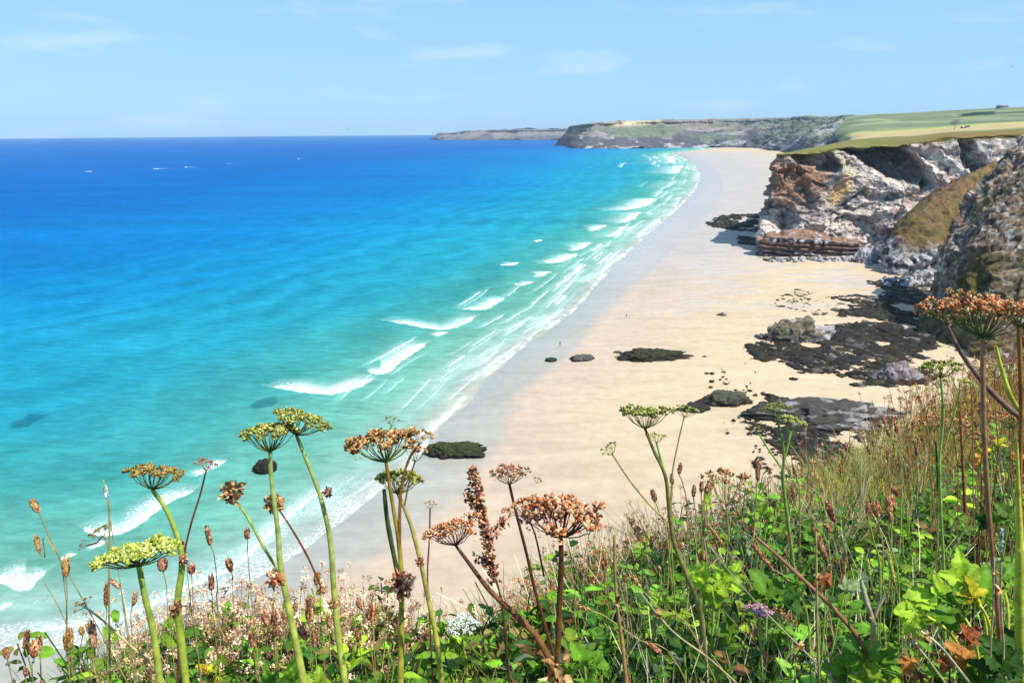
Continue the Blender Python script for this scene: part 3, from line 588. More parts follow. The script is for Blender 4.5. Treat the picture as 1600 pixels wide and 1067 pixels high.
scatter_reef([([(1300, 470), (1360, 462), (1450, 458), (1470, 520), (1450, 600), (1400, 612), (1330, 610), (1240, 600), (1205, 585), (1165, 545), (1180, 530), (1290, 535), (1340, 520), (1335, 500), (1300, 490)], .62, .25, 1.3),
              ([(1310, 495), (1440, 470), (1450, 560), (1440, 605), (1300, 600), (1250, 575), (1300, 545)], .14, .6, 1.8),
              ([(1190, 620), (1260, 640), (1330, 650), (1400, 660), (1340, 740), (1260, 745), (1200, 700), (1220, 660)], .14, .3, .9),
              ([(1160, 650), (1230, 690), (1230, 760), (1180, 740)], .02, .2, .5), ([(1240, 455), (1300, 470), (1290, 500), (1200, 480)], .012, .2, .8), ([(1090, 350), (1140, 338), (1195, 336), (1196, 366), (1150, 362), (1110, 356)], .10, .6, 1.6),
              ([(1155, 372), (1195, 376), (1192, 388), (1160, 384)], .02, .6, 1.4), ([(1360, 440), (1440, 448), (1480, 452), (1400, 462), (1355, 448)], .04, .6, 1.6), ([(1100, 590), (1190, 560), (1180, 690), (1130, 700)], .006, .2, .5)],
             9000, 3, 'seaweed_reef', 'dark seaweed covered stones spread over the sand below the cliffs')
# fallen blocks along the foot of the headland and the spur
r = np.random.default_rng(8)
v, f = ICO[1]; VV, FF, CC = [], [], []; k = 0
for (xa, xb, ya, yb, n_, zz) in [(1340, 1390, 395, 418, 120, 0), (1192, 1345, 408, 414, 70, 0), (1376, 1480, 440, 453, 150, 0), (1205, 1300, 366, 380, 40, 10)]:
    for _ in range(n_):
        p = G(r.uniform(xa, xb), r.uniform(ya, yb), zz); s = r.uniform(.5, 1.7); VV.append(v * s * r.uniform(.6, 1.3, 3) * (1 + .2 * r.standard_normal((len(v), 1))) + p + np.array([0, 0, .3 * s + (1.2 if zz == 0 else 0)])); FF.append(f + k); k += len(v)
        CC.append(np.broadcast_to((PALEB if r.random() < .6 else GREYB) * r.uniform(.7, 1.1), (len(v), 3)))
o = mesh_obj('scree', np.concatenate(VV), np.concatenate(FF), reef_mat, cols=np.concatenate(CC), shade=False); tag(o, 'pale fallen stones along the foot of the cliffs', kind='stuff')

# ------------------------------------------------------------------ far small things: people, gulls, cars, tree, barn
plain = {}
def flat(name, c, rough=.8):
    if name not in plain:
        m, n, l, b = new_mat(name); t = noise(n, l, 25, 3); l.new(mixc(n, l, t.outputs['Fac'], tuple(np.array(c) * .8), tuple(np.array(c) * 1.15)), b.inputs['Base Color']); b.inputs['Roughness'].default_value = rough; plain[name] = m
    return plain[name]
def skin_person(loc, yaw, label, clothes, stride):
    pts = {'pelvis': (0, 0, .93, .15, .11), 'waist': (0, 0, 1.08, .125, .10), 'chest': (0, .01, 1.30, .165, .12), 'neck': (0, 0, 1.47, .055, .055), 'head': (0, .02, 1.60, .085, .10), 'crown': (0, .01, 1.70, .07, .08)}
    bones = [('pelvis', 'waist'), ('waist', 'chest'), ('chest', 'neck'), ('neck', 'head'), ('head', 'crown')]
    for s, nm in ((-1, 'l'), (1, 'r')):
        q = s * stride
        pts.update({nm + 'hip': (s * .09, 0, .88, .085, .09), nm + 'knee': (s * .10, q * .16 + .03, .49, .055, .06), nm + 'ankle': (s * .10, q * .26, .09, .036, .04), nm + 'toe': (s * .11, q * .26 + .16, .03, .035, .025),
                    nm + 'sho': (s * .19, 0, 1.40, .06, .06), nm + 'elb': (s * .25, -q * .10, 1.13, .042, .042), nm + 'wri': (s * .26, -q * .14 + .08, .89, .028, .03), nm + 'hand': (s * .26, -q * .14 + .11, .80, .03, .02)})
        bones += [('pelvis', nm + 'hip'), (nm + 'hip', nm + 'knee'), (nm + 'knee', nm + 'ankle'), (nm + 'ankle', nm + 'toe'), ('chest', nm + 'sho'), (nm + 'sho', nm + 'elb'), (nm + 'elb', nm + 'wri'), (nm + 'wri', nm + 'hand')]
    ks = list(pts); me = bpy.data.meshes.new('person'); me.from_pydata([pts[k_][:3] for k_ in ks], [(ks.index(a_), ks.index(b_)) for a_, b_ in bones], [])
    o = bpy.data.objects.new('person', me); COL.objects.link(o)
    md = o.modifiers.new('skin', 'SKIN'); sk = me.skin_vertices[0].data
    for i_, k_ in enumerate(ks): sk[i_].radius = pts[k_][3:5]
    sk[0].use_root = True
    sb = o.modifiers.new('sub', 'SUBSURF'); sb.levels = sb.render_levels = 1
    me.materials.append(clothes); o.location = loc; o.rotation_euler.z = yaw; tag(o, label, 'person')
skin_person(G(875, 541, .45), .4, 'tiny person standing in the wet film near the swash edge', flat('dark_cloth', (.03, .04, .07)), .4)
skin_person(G(979, 497, .8), 2.2, 'tiny person walking on the damp sand farther up the beach', flat('grey_cloth', (.12, .11, .11)), .9)
def gull(px, py, Y, span, bank, yaw, label, dark):
    """wings, body and tail as one smooth body"""
    P0 = P(px, py, Y); U = 17; V_ = []; F = []
    xs = np.linspace(-1, 1, U)
    for x in xs:
        a_ = abs(x); z_ = .22 * math.sin(a_ * 2.6) - .05 * a_; ch_ = .17 * (1 - a_ ** 2.2) + .02; y_ = -.10 * a_ - (.12 * a_ * a_)
        V_ += [(x * .5, y_ + ch_ * .5, z_ * .5), (x * .5, y_, z_ * .5 + .015 * (1 - a_)), (x * .5, y_ - ch_ * .5, z_ * .5), (x * .5, y_, z_ * .5 - .01)]
    for i_ in range(U - 1):
        for j in range(4): a0 = i_ * 4 + j; b0 = i_ * 4 + (j + 1) % 4; F.append((a0, b0, b0 + 4, a0 + 4))
    V_ = np.array(V_); F = [np.array(F)]
    v, f = ICO[1]; q = v * np.array([.055, .24, .05]); q[:, 0] *= 1 - .5 * np.clip(-v[:, 1], 0, 1); o_ = len(V_)
    V_ = np.concatenate([V_, q, v * .035 + np.array([0, .25, .01])]); F += [f + o_, f + o_ + len(v)]
    V_ = V_ * span
    o = mesh_obj('gull', V_, F, flat('gull_dark' if dark else 'gull_grey', (.12, .13, .14) if dark else (.4, .4, .42))); o.location = P0; o.rotation_euler = (0, bank, yaw); tag(o, label, 'bird')
gull(297, 196, 260, 1.5, 1.1, .4, 'small gull banking steeply just above the sea horizon at left', True)
gull(545, 202, 250, 1.1, .3, 1.3, 'dark gull low over the horizon left of the far headland', True)
gull(970, 150, 300, 1.3, -.5, 2.2, 'faint gull in the middle of the sky above the far cliffs', False)
gull(1581, 104, 170, 1.4, .15, .2, 'gull gliding high at the right edge of the sky', False)
# parked cars at the field edge
def car(p, yaw, label, c):
    root = empty('parked_car', p); root.rotation_euler.z = yaw; tag(root, label, 'car', 'cars parked at the field edge')
    prof = np.array([(-2.1, .35), (-2.15, .8), (-1.9, 1.0), (-1.35, 1.08), (-.8, 1.5), (.9, 1.55), (1.6, 1.1), (2.1, .95), (2.15, .4)])
    L_ = len(prof); V_ = []; 
    for y_, k_ in ((-.85, 1.0), (-.70, 1.0), (.70, 1.0), (.85, 1.0)):
        for (x, z_) in prof: V_.append((x, y_ * (.85 if z_ > 1.2 and abs(y_) > .8 else 1), z_ + (0.03 if abs(y_) < .8 and z_ > .9 else 0)))
    V_ = np.array(V_); F = [(i_ * L_ + j, i_ * L_ + (j + 1) % L_, (i_ + 1) * L_ + (j + 1) % L_, (i_ + 1) * L_ + j) for i_ in range(3) for j in range(L_)]
    mesh_obj('body', V_, [np.array(F), np.array([list(range(L_))[::-1], list(range(3 * L_, 4 * L_))])], flat('car_' + c[0], c[1], .3), root, shade=False)
    gl = flat('car_glass', (.03, .035, .04), .1)
    for s in (-1, 1):
        w_ = np.array([(-.75, s * .80, 1.10), (1.35, s * .80, 1.12), (.85, s * .765, 1.46), (-.62, s * .765, 1.43)]); w_ = np.concatenate([w_, w_ + np.array([0, s * .02, 0])])
        mesh_obj('side_window', w_, np.array([[0, 1, 2, 3], [4, 5, 6, 7], [0, 1, 5, 4], [1, 2, 6, 5], [2, 3, 7, 6], [3, 0, 4, 7]]), gl, root, shade=False)
        for x in (-1.35, 1.35):
            a_ = np.linspace(0, 2 * np.pi, 17)[:-1]; ring = lambda rr_, y_: np.stack([x + rr_ * np.cos(a_), np.full(16, s * y_), .33 + rr_ * np.sin(a_)], 1)
            V_ = np.concatenate([ring(.33, .68), ring(.33, .88), ring(.2, .90), ring(.03, .88)]); F = [(i_ * 16 + j, i_ * 16 + (j + 1) % 16, (i_ + 1) * 16 + (j + 1) % 16, (i_ + 1) * 16 + j) for i_ in range(3) for j in range(16)]
            mesh_obj('wheel', V_, np.array(F), flat('tyre', (.02, .02, .02)), root)
car(FIELD_PTS[(1505, 200)], .1, 'left of two small dark cars parked beside the bare tree', ('dark', (.02, .022, .03)))
car(FIELD_PTS[(1513, 199)] + np.array([.5, 3, 0]), .3, 'right of two small dark cars parked in the far field', ('darker', (.03, .03, .028)))
# bare pale tree beside them
def bare_tree(p, hgt):
    rt = np.random.default_rng(4); root = empty('bare_tree', p); tag(root, 'pale grey leafless tree standing alone at the edge of the green field', 'tree')
    VV, FF = [], []
    segs = []
    def grow(a_, d_, L_, r_, dep):
        b_ = a_ + d_ * L_; segs.append((a_, b_, r_, r_ * .7, dep))
        if dep == 0: return
        for _ in range(4 if dep > 2 else 3):
            nd = d_ * .75 + rt.normal(0, .5, 3) + np.array([0, 0, .1]); nd /= np.linalg.norm(nd); grow(b_ if rt.random() < .6 else a_ + d_ * L_ * .6, nd, L_ * rt.uniform(.6, .85), r_ * .62, dep - 1)
    grow(np.zeros(3), np.array([.05, 0, 1.]), hgt * .28, hgt * .035, 5)
    for part, sel in (('trunk', lambda d_: d_ >= 4), ('crown', lambda d_: d_ < 4)):
        VV, FF, k = [], [], 0
        for a_, b_, r0, r1, dep in segs:
            if not sel(dep): continue
            ax = (b_ - a_) / np.linalg.norm(b_ - a_); u_ = np.cross(ax, [.3, .9, .1]); u_ /= np.linalg.norm(u_); w_ = np.cross(ax, u_); an = np.linspace(0, 2 * np.pi, 5)[:-1]
            VV += [a_ + (np.cos(t_) * u_ + np.sin(t_) * w_) * r0 for t_ in an] + [b_ + (np.cos(t_) * u_ + np.sin(t_) * w_) * r1 for t_ in an]; FF += [(k + j, k + (j + 1) % 4, k + 4 + (j + 1) % 4, k + 4 + j) for j in range(4)]; k += 8
        mesh_obj(part, np.array(VV), np.array(FF), flat('pale_bark', (.36, .36, .36)), root)
bare_tree(FIELD_PTS[(1491, 203)] + np.array([0, 0, -.3]), 11)
# long low barn on the skyline
p = FIELD_PTS[(1566, 170)]; root = empty('barn', p); tag(root, 'low grey barn on the skyline at the right', 'building')
bw, bdp, bh = 11, 5, 4
mesh_obj('wall', np.array([(x, y, z_) for x in (-bw, bw) for y in (-bdp, bdp) for z_ in (-2, bh)], float), np.array([[0, 1, 3, 2], [4, 6, 7, 5], [0, 4, 5, 1], [2, 3, 7, 6]]), flat('barn_wall', (.25, .25, .27)), root, shade=False)
mesh_obj('roof', np.array([(-bw - .5, -bdp - .5, bh), (bw + .5, -bdp - .5, bh), (bw + .5, 0, bh + 3), (-bw - .5, 0, bh + 3), (-bw - .5, bdp + .5, bh), (bw + .5, bdp + .5, bh)], float), [np.array([[0, 1, 2, 3], [3, 2, 5, 4], [0, 4, 5, 1]]), np.array([[0, 3, 4], [1, 5, 2]])], flat('barn_roof', (.16, .16, .19)), root, shade=False)
# ------------------------------------------------------------------ the hillside we stand on
def gz(y): return H - (1.42 + .26 * y)
EPX = [(-500, 1040), (-300, 1030), (0, 1020), (250, 985), (500, 975), (700, 985), (790, 965), (860, 915), (930, 865), (1000, 838), (1100, 800), (1220, 752), (1330, 700), (1430, 655), (1500, 620), (1600, 585), (1750, 560)]
EA, ER = [], []
for x, y in EPX:
    d = ray(x, y); s = -1.05 / (d[2] + .26 * d[1]); p = d * s; EA.append(math.atan2(p[0], p[1])); ER.append(math.hypot(p[0], p[1]))
EA = np.array([-3.2, -1.6] + EA + [1.1, 2.0, 3.2]); ER = np.array([4, 2.6] + ER + [ER[-1] * 1.1, 16, 4])
def edge_r(az): return np.interp(az, EA, ER)
azs = np.radians(np.concatenate([np.linspace(-180, -60, 30)[:-1], np.linspace(-60, 60, 260), np.linspace(60, 180, 30)[1:]]))
us = np.concatenate([np.linspace(.05, 1, 90), 1 + np.linspace(.01, 1, 60) ** 1.6])
A_, U_ = np.meshgrid(azs, us, indexing='ij'); E_ = edge_r(A_)
Rr = np.where(U_ <= 1, U_ * E_, E_ + (U_ - 1) * 58)
X_, Y_ = Rr * np.sin(A_), Rr * np.cos(A_)
over = np.maximum(Rr - E_, 0)
Z_ = gz(np.minimum(E_, Rr) * np.cos(A_)) - 1.35 * over * smooth(0, .8, over) - .05 * over
pp = np.stack([X_, Y_, np.zeros_like(X_)], -1)
Z_ = Z_ + .05 * fbm(pp * 1.3, 3, 901) + .5 * fbm(pp * .2, 3, 905) * smooth(2, 10, over)
Z_ = np.maximum(Z_, -3)
hill_mat = mat_col('earth_bank', .95, 9, .5, .8, 30, .03, .1)
C = np.broadcast_to(lin(50, 44, 28, .4), X_.shape + (3,)).copy(); C = mix(C, lin(92, 96, 40, .45), smooth(0, .3, fbm(pp * .9, 3, 911))); C = mix(C, lin(120, 96, 74, .5), smooth(1, 8, over))  # earth darkened in the colour for shade between the leaves
hill = mesh_obj('hillside', np.stack([X_, Y_, Z_], -1).reshape(-1, 3), grid_faces(len(azs), len(us)), hill_mat, cols=C.reshape(-1, 3)); tag(hill, 'steep grassy bank at the cliff top under the plants', kind='structure')

# ------------------------------------------------------------------ plant building blocks
veg_mat = mat_col('leaf', .5, 30, .38, .5, 160, .004, .22, trans=.32)
grass_mat = mat_col('grass_blade', .6, 12, .25, 0, 1, .01, .3, trans=.35)
stem_mat = mat_col('plant_stem', .6, 45, .42, .4, 300, .002, .3, trans=.12)
seed_mat = mat_col('seed_cluster', .8, 140, .35, .3, 500, .001, .2, trans=.15)
class Batch:
    def __init__(s): s.V, s.F, s.C, s.k = [], {}, [], 0
    def add(s, V, F, C):
        V = np.asarray(V, float); C = np.broadcast_to(np.asarray(C, float), V.shape)
        s.V.append(V); s.C.append(C)
        for f in (F if isinstance(F, list) else [F]): f = np.asarray(f); s.F.setdefault(f.shape[1], []).append(f + s.k)
        s.k += len(V)
    def inst(s, T, M, pos, col):
        V, F, c = T; m_ = len(pos); n_ = len(V)
        W = np.einsum('mij,nj->mni', M, V) + pos[:, None]; Cc = col[:, None, :] * c[None, :, None]
        s.V.append(W.reshape(-1, 3)); s.C.append(Cc.reshape(-1, 3))
        s.F.setdefault(F.shape[1], []).append((F[None] + (np.arange(m_) * n_)[:, None, None] + s.k).reshape(-1, F.shape[1])); s.k += m_ * n_
    def build(s, name, mat, parent=None, origin=None):
        V = np.concatenate(s.V); 
        if parent is not None and origin is None: origin = np.array(parent.location) if parent.parent is None else np.zeros(3)
        if parent is not None: V = V - WORLD_O[parent.name]
        o = mesh_obj(name, V, [np.concatenate(f) for f in s.F.values()], mat, parent, cols=np.concatenate(s.C))
        if parent is not None: WORLD_O[o.name] = WORLD_O[parent.name]
        return o
WORLD_O = {}
def plant_root(name, p, label, cat, group=None):
    o = empty(name, p); WORLD_O[o.name] = np.array(p, float); return tag(o, label, cat, group)
def frame(dirs, up):
    """matrices whose Y column is dirs and Z column close to up"""
    y = dirs / (np.linalg.norm(dirs, axis=-1, keepdims=True) + 1e-9); x = np.cross(y, up); x /= np.linalg.norm(x, axis=-1, keepdims=True) + 1e-9; z_ = np.cross(x, y)
    return np.stack([x, y, z_], -1)
def tube(B, pts, rad, col, ns=6, col2=None, knob=0):
    pts = np.asarray(pts, float); n_ = len(pts); rad = np.broadcast_to(rad, n_)
    t_ = np.gradient(pts, axis=0); t_ /= np.linalg.norm(t_, axis=1, keepdims=True) + 1e-9
    ref = np.array([.31, .9, .2]); u_ = np.cross(t_, ref); u_ /= np.linalg.norm(u_, axis=1, keepdims=True); w_ = np.cross(t_, u_); a_ = np.linspace(0, 2 * np.pi, ns + 1)[:-1]
    rib = 1 + knob * (np.arange(ns) % 2)
    V = pts[:, None] + (np.cos(a_)[None, :, None] * u_[:, None] + np.sin(a_)[None, :, None] * w_[:, None]) * rad[:, None, None] * rib[None, :, None]
    i = np.arange(n_ * ns).reshape(n_, ns); F = np.stack([i[:-1], np.roll(i[:-1], -1, 1), np.roll(i[1:], -1, 1), i[1:]], -1).reshape(-1, 4)
    c = np.broadcast_to(col, (n_, 3)) if col2 is None else np.asarray(col) * (1 - np.linspace(0, 1, n_))[:, None] + np.asarray(col2) * np.linspace(0, 1, n_)[:, None]
    B.add(V.reshape(-1, 3), F, np.repeat(c, ns, 0))
def leaf_t(nl=7, w=.55, fold=.25, droop=.25, teeth=0.0, seed=0, nw=5, lobes=0):
    r = np.random.default_rng(seed); V, c = [], []
    for i_ in range(nl):
        t = i_ / (nl - 1); hw = w * .5 * (math.sin(math.pi * min(1, t * .93 + .05)) ** .8) * (1 + .0 * t); hw *= 1 + teeth * (1 if i_ % 2 else -1)
        if lobes: hw *= 1 - .45 * abs(math.sin(lobes * math.pi * t)) * (1 if t > .12 else 0)
        for j in range(nw):
            s = (j / (nw - 1)) * 2 - 1
            V.append((s * hw, t + (.05 * abs(s) if teeth else 0), fold * abs(s) * hw - droop * t * t + .03 * r.standard_normal())); c.append(1.25 if j == nw // 2 else 1.0)
    return np.array(V), grid_faces(nl, nw), np.array(c)
LEAF = [leaf_t(5, .62, .3, .3, .0, 1, 3), leaf_t(6, .45, .3, .35, .1, 2, 3), leaf_t(5, .75, .2, .25, .0, 3, 3)]
BIGLEAF = [leaf_t(15, .85, .35, .35, .14, 4, 7, 0), leaf_t(15, .8, .3, .45, .16, 5, 7, 2), leaf_t(13, .95, .45, .25, .12, 6, 7, 2)]
FLAKE = leaf_t(4, .7, .5, .6, 0, 7, 3)
def blade_t(seed, bend, w=.018):
    r = np.random.default_rng(seed); V = []; n_ = 6
    for i_ in range(n_):
        t = i_ / (n_ - 1); hw = w * (1 - t ** 1.5) * .5 + .0012; x = bend * t * t; z_ = t * (1 - .35 * bend * t)
        V += [(x, -hw, z_), (x + .4 * hw, 0, z_), (x, hw, z_)]
    return np.array(V), grid_faces(n_, 3), np.repeat(np.linspace(.75, 1.15, n_), 3)
BLADE = [blade_t(i, b) for i, b in enumerate((.05, .2, .35, .6))]
ICO0 = (ICO[0][0], ICO[0][1], np.ones(12)); ICO1 = (ICO[1][0], ICO[1][1], np.ones(42))
def rotz(a): c_, s_ = np.cos(a), np.sin(a); z_ = np.zeros_like(a); return np.stack([np.stack([c_, -s_, z_], -1), np.stack([s_, c_, z_], -1), np.stack([z_, z_, z_ + 1], -1)], -2)
def rnd_dir(r, n_, up=0.0):
    d = r.standard_normal((n_, 3)); d[:, 2] += up; return d / np.linalg.norm(d, axis=1, keepdims=True)
def colvar(r, cols, n_, j=.18):
    """n random picks from [(weight, colour)...] with a little brightness spread"""
    w = np.array([c[0] for c in cols], float); c = np.array([c[1] for c in cols]); k = r.choice(len(cols), n_, p=w / w.sum()); return c[k] * np.exp(r.normal(0, j, n_))[:, None]

PAL = {
 'green': [(5, lin(172, 176, 84, .72)), (4, lin(116, 130, 50, .6)), (2, lin(212, 206, 130, .75)), (1, lin(120, 100, 50, .6))],
 'olive': [(5, lin(176, 154, 84, .7)), (3, lin(128, 112, 52, .6)), (2, lin(200, 170, 106, .7)), (1, lin(110, 64, 34, .6))],
 'lime': [(5, lin(200, 208, 100, .78)), (3, lin(160, 176, 64, .7)), (2, lin(226, 226, 150, .8))],
 'tan': [(5, lin(214, 168, 108, .72)), (3, lin(172, 118, 66, .65)), (2, lin(232, 200, 140, .75)), (1, lin(120, 66, 34, .6))],
 'brown': [(5, lin(192, 132, 96, .7)), (2.4, lin(146, 88, 62, .62)), (3, lin(222, 172, 132, .75)), (1, lin(96, 52, 36, .6))],
 'red': [(4, lin(206, 128, 80, .72)), (2, lin(150, 74, 46, .62)), (3, lin(232, 170, 118, .78)), (2, lin(240, 204, 160, .8))],
 'white': [(6, lin(236, 240, 236, .85)), (2, lin(190, 204, 190, .8)), (1, lin(120, 150, 130, .6))],
 'pink': [(5, lin(222, 168, 186, .8)), (3, lin(190, 120, 146, .75)), (1, lin(240, 210, 214, .8))],
}
def screen_axis(ang, e):
    """a direction that leans ang degrees clockwise from up in the view and tips e towards the eye"""
    a = math.radians(ang); v = math.sin(a) * Rv + math.cos(a) * Uv; v = v * math.cos(e) - Fv * math.sin(e); return v / np.linalg.norm(v)
def umbel(parent, hub, axis, R, pal, r, nr=24, dense=20, depth=.55, dome=.2, dry=0.0, ray_col=None, gap=0.0, name='flower_head'):
    B = Batch(); S = Batch(); ax = axis; u_ = np.cross(ax, [.2, .3, .9]); u_ /= np.linalg.norm(u_); w_ = np.cross(ax, u_)
    ray_col = lin(120, 134, 60, .6) if ray_col is None else ray_col; pos, dr = [], []
    for i_ in range(nr):
        q = math.sqrt((i_ + .5) / nr); th = i_ * 2.39996 + r.uniform(-.2, .2)
        if r.random() < gap: continue
        q *= r.uniform(.88, 1.08); hgt = R * (depth + dome * (1 - q * q) + r.normal(0, .035 + .08 * dry))
        rad_ = math.cos(th) * u_ + math.sin(th) * w_; tip = hub + ax * hgt + rad_ * R * .9 * q
        mid = hub + ax * hgt * .45 + rad_ * R * .9 * q * .62; p = np.array([hub, hub * .45 + mid * .55 - ax * .02 * R, mid, mid * .45 + tip * .55 + ax * .02 * R, tip])
        tube(B, p, R * np.array([.020, .016, .015, .014, .012]), ray_col, 4)
        pos.append(tip); dr.append(ax * .9 + rad_ * .55 * q)
    for tip, d_ in zip(pos, dr):
        d_ = d_ / np.linalg.norm(d_); m_ = max(6, int(dense * (1.8 - .9 * dry) * r.uniform(.6, 1.2))); ur = R * .20 * r.uniform(.8, 1.2)
        dd = rnd_dir(r, m_); dd = dd + d_ * 1.1; dd /= np.linalg.norm(dd, axis=1, keepdims=True); pp_ = tip + dd * ur * r.uniform(.55, 1, m_)[:, None]
        for k_ in range(0, m_, 3): tube(B, np.array([tip, pp_[k_]]), R * .007, ray_col, 3)
        sc_ = R * r.uniform(.030, .054, m_) * (1.0 + .2 * dry); M = frame(dd + .3 * r.standard_normal((m_, 3)), rnd_dir(r, m_)) * np.array([.85, 1.35, .6 if dry else .8])[None, None, :] * sc_[:, None, None]
        cc = colvar(r, PAL[pal], m_)
        S.inst(ICO0, M, pp_, cc)
        if dry:
            m2 = int(m_ * .8 * dry); 
            if m2: S.inst(FLAKE, frame(rnd_dir(r, m2), rnd_dir(r, m2)) * (R * r.uniform(.04, .085, m2))[:, None, None], tip + rnd_dir(r, m2) * ur, colvar(r, PAL[pal], m2))
    h = S.build(name, seed_mat, parent); B.build('stalklets', stem_mat, h); return h
def stem(parent, pts, Y, w, c0, c1, to_ground=True, name='stem', ns=10, Y2=None, knob=.14):
    Ys = np.linspace(Y, Y2 or Y, len(pts)); p = [P(x, y, yy) for (x, y), yy in zip(pts, Ys)]
    if to_ground:
        g_ = gz(Ys[-1]) - .03
        if p[-1][2] > g_ + .02:
            d_ = p[-1] - p[-2]; d_ = d_ / max(-d_[2], .05); k_ = (p[-1][2] - g_); p.append(p[-1] + np.array([d_[0] * k_ * .5, 0, -k_ * .5])); p.append(np.array([p[-1][0] + d_[0] * k_ * .1, p[-1][1], g_]))
    p = smooth_line(p, 5); wd_ = np.interp(np.linspace(0, 1, len(p)), np.linspace(0, 1, len(w)), w) * .43 * Y / FPX * (1 + .05 * np.sin(np.arange(len(p)) * 1.9 + pts[0][0]))
    B = Batch(); tube(B, p, wd_, c0, ns, c1, knob=knob); return B.build(name, stem_mat, parent), p
def sheath(parent, px, py, Y, size, r, pal='brown', n_=26, name='dry_sheath'):
    B = Batch(); c = P(px, py, Y); s = size / FPX * Y; d = rnd_dir(r, n_); d = rnd_dir(r, n_ * 3); n_ *= 3; B.inst(FLAKE, frame(d + .5 * rnd_dir(r, n_), rnd_dir(r, n_)) * (s * r.uniform(.16, .42, n_))[:, None, None], c + d * s * r.uniform(.05, .42, n_)[:, None] * np.array([1, 1, 1.2]), colvar(r, PAL[pal], n_)); return B.build(name, seed_mat, parent)
SG, SY, SO, SD, SR, SB = lin(158, 190, 84, .78), lin(206, 210, 76, .82), lin(176, 120, 50, .65), lin(84, 50, 34, .6), lin(150, 84, 56, .6), lin(196, 176, 110, .65)

def umbel_plant(label, heads, stems, sheaths=(), name='hogweed_plant', cat='plant', seed=0):
    """heads: (px, py, width, Y, lean, tip, palette, opts); stems: (points, Y, widths, colour0, colour1, to_ground)"""
    r = np.random.default_rng(seed); x, y, w, Y = heads[0][:4]; main = stems[0]; pb = P(*main[0][-1], main[1]); base = np.array([pb[0], main[1], gz(main[1])])
    root = plant_root(name, base, label, cat)
    for s in stems: stem(root, s[0], s[1], s[2], s[3], s[4], s[5] if len(s) > 5 else False)
    for h in heads:
        x, y, w, Y, lean, e, pal = h[:7]; kw = dict(h[7]) if len(h) > 7 else {}; hub = P(x, y, Y); umbel(root, hub, screen_axis(lean, e), w * .54 / FPX * Y, pal, r, **kw)
    for s in sheaths: sheath(root, *s[:4], r, *(s[4:]))
    return root

# ------------------------------------------------------------------ the tall flower heads, left to right
D = dict
umbel_plant('flat topped olive brown flower head on the leftmost thick curved green stem', [(238, 765, 90, 1.25, 8, -.02, 'olive', D(depth=.55, dense=22, dome=.05))],
            [([(238, 765), (262, 800), (280, 850), (284, 885), (277, 945), (284, 1010), (292, 1080)], 1.25, [7, 9, 12, 14, 14, 15], SG, SY, True)], [(287, 872, 1.24, 16), (276, 948, 1.24, 18)], seed=1)
umbel_plant('wide yellow green flower head tilted down to the left, lowest of the green ones', [(217, 884, 136, 1.12, -10, -.02, 'lime', D(nr=30, depth=.26, dome=.05, dense=22))],
            [([(217, 884), (226, 930), (240, 990), (252, 1085)], 1.12, [10, 12, 14, 15], SG, SY, True)], seed=2)
umbel_plant('small half dried yellow head on a straight pale stalk near the left edge', [(162, 838, 38, 1.5, -25, .2, 'olive', D(nr=12, depth=.5, dry=.3)), (135, 852, 20, 1.5, -70, .1, 'brown', D(nr=7, dry=.6))],
            [([(170, 780), (171, 840), (170, 920), (171, 1010), (172, 1060)], 1.5, [3, 4, 5], SB, SB, True), ([(135, 852), (150, 848), (162, 838), (171, 862)], 1.5, [3, 3], SR, SB, False)], seed=3)
umbel_plant('dense green flower head at left of the touching pair over the sea', [(422, 706, 96, 1.18, -4, .0, 'green', D(depth=.52, dense=26, nr=26))],
            [([(422, 706), (424, 750), (434, 830), (438, 885), (452, 955), (478, 1085)], 1.18, [7, 9, 12, 16, 17], lin(176, 200, 120, .78), SY, True), ([(362, 775), (385, 805), (412, 855), (436, 892)], 1.2, [4, 5, 6], SG, SG, False),
             ([(430, 787), (452, 820), (480, 868), (503, 920)], 1.22, [3, 4, 4], SR, SR, False)], [(430, 905, 1.17, 30, 'red'), (362, 768, 1.2, 34, 'tan', 40), (428, 785, 1.2, 30, 'tan', 34), (503, 922, 1.22, 14, 'tan')], seed=4)
umbel_plant('dense green flower head at right of the touching pair, tilted up to the right', [(463, 680, 88, 1.22, 18, .05, 'green', D(depth=.5, dense=26, nr=24))],
            [([(463, 680), (480, 722), (500, 775), (515, 840), (521, 915), (528, 990), (542, 1085)], 1.22, [6, 8, 11, 14, 15], lin(176, 200, 120, .78), SY, True)], [(520, 944, 1.21, 15, 'tan'), (512, 770, 1.22, 15, 'brown')], seed=5)
umbel_plant('tan seeded head with a small green sprig above it, before the swash edge', [(603, 722, 120, 1.2, -6, .0, 'tan', D(depth=.42, dense=24, dry=.5, nr=26)), (655, 694, 50, 1.2, 12, .1, 'tan', D(nr=10, dry=.5)), (612, 665, 30, 1.2, 4, .2, 'green', D(nr=7, dense=10)), (648, 722, 54, 1.25, 10, .05, 'tan', D(nr=12, dry=.4, gap=.2))],
            [([(603, 722), (612, 780), (622, 840), (627, 900), (627, 980), (625, 1085)], 1.2, [6, 8, 10, 14, 16], lin(176, 130, 56, .65), SY, True), ([(600, 765), (606, 820), (622, 900)], 1.23, [7, 9, 9], lin(84, 110, 56, .6), lin(90, 110, 50, .6), False),
             ([(655, 694), (638, 720), (626, 770), (624, 850)], 1.2, [4, 5, 7], SO, SO, False), ([(612, 665), (608, 690), (604, 722)], 1.2, [3, 4], SG, SG, False), ([(648, 722), (640, 750), (632, 790)], 1.25, [3, 3], SO, SO, False)], [(628, 912, 1.19, 38, 'brown', 40)], seed=6)
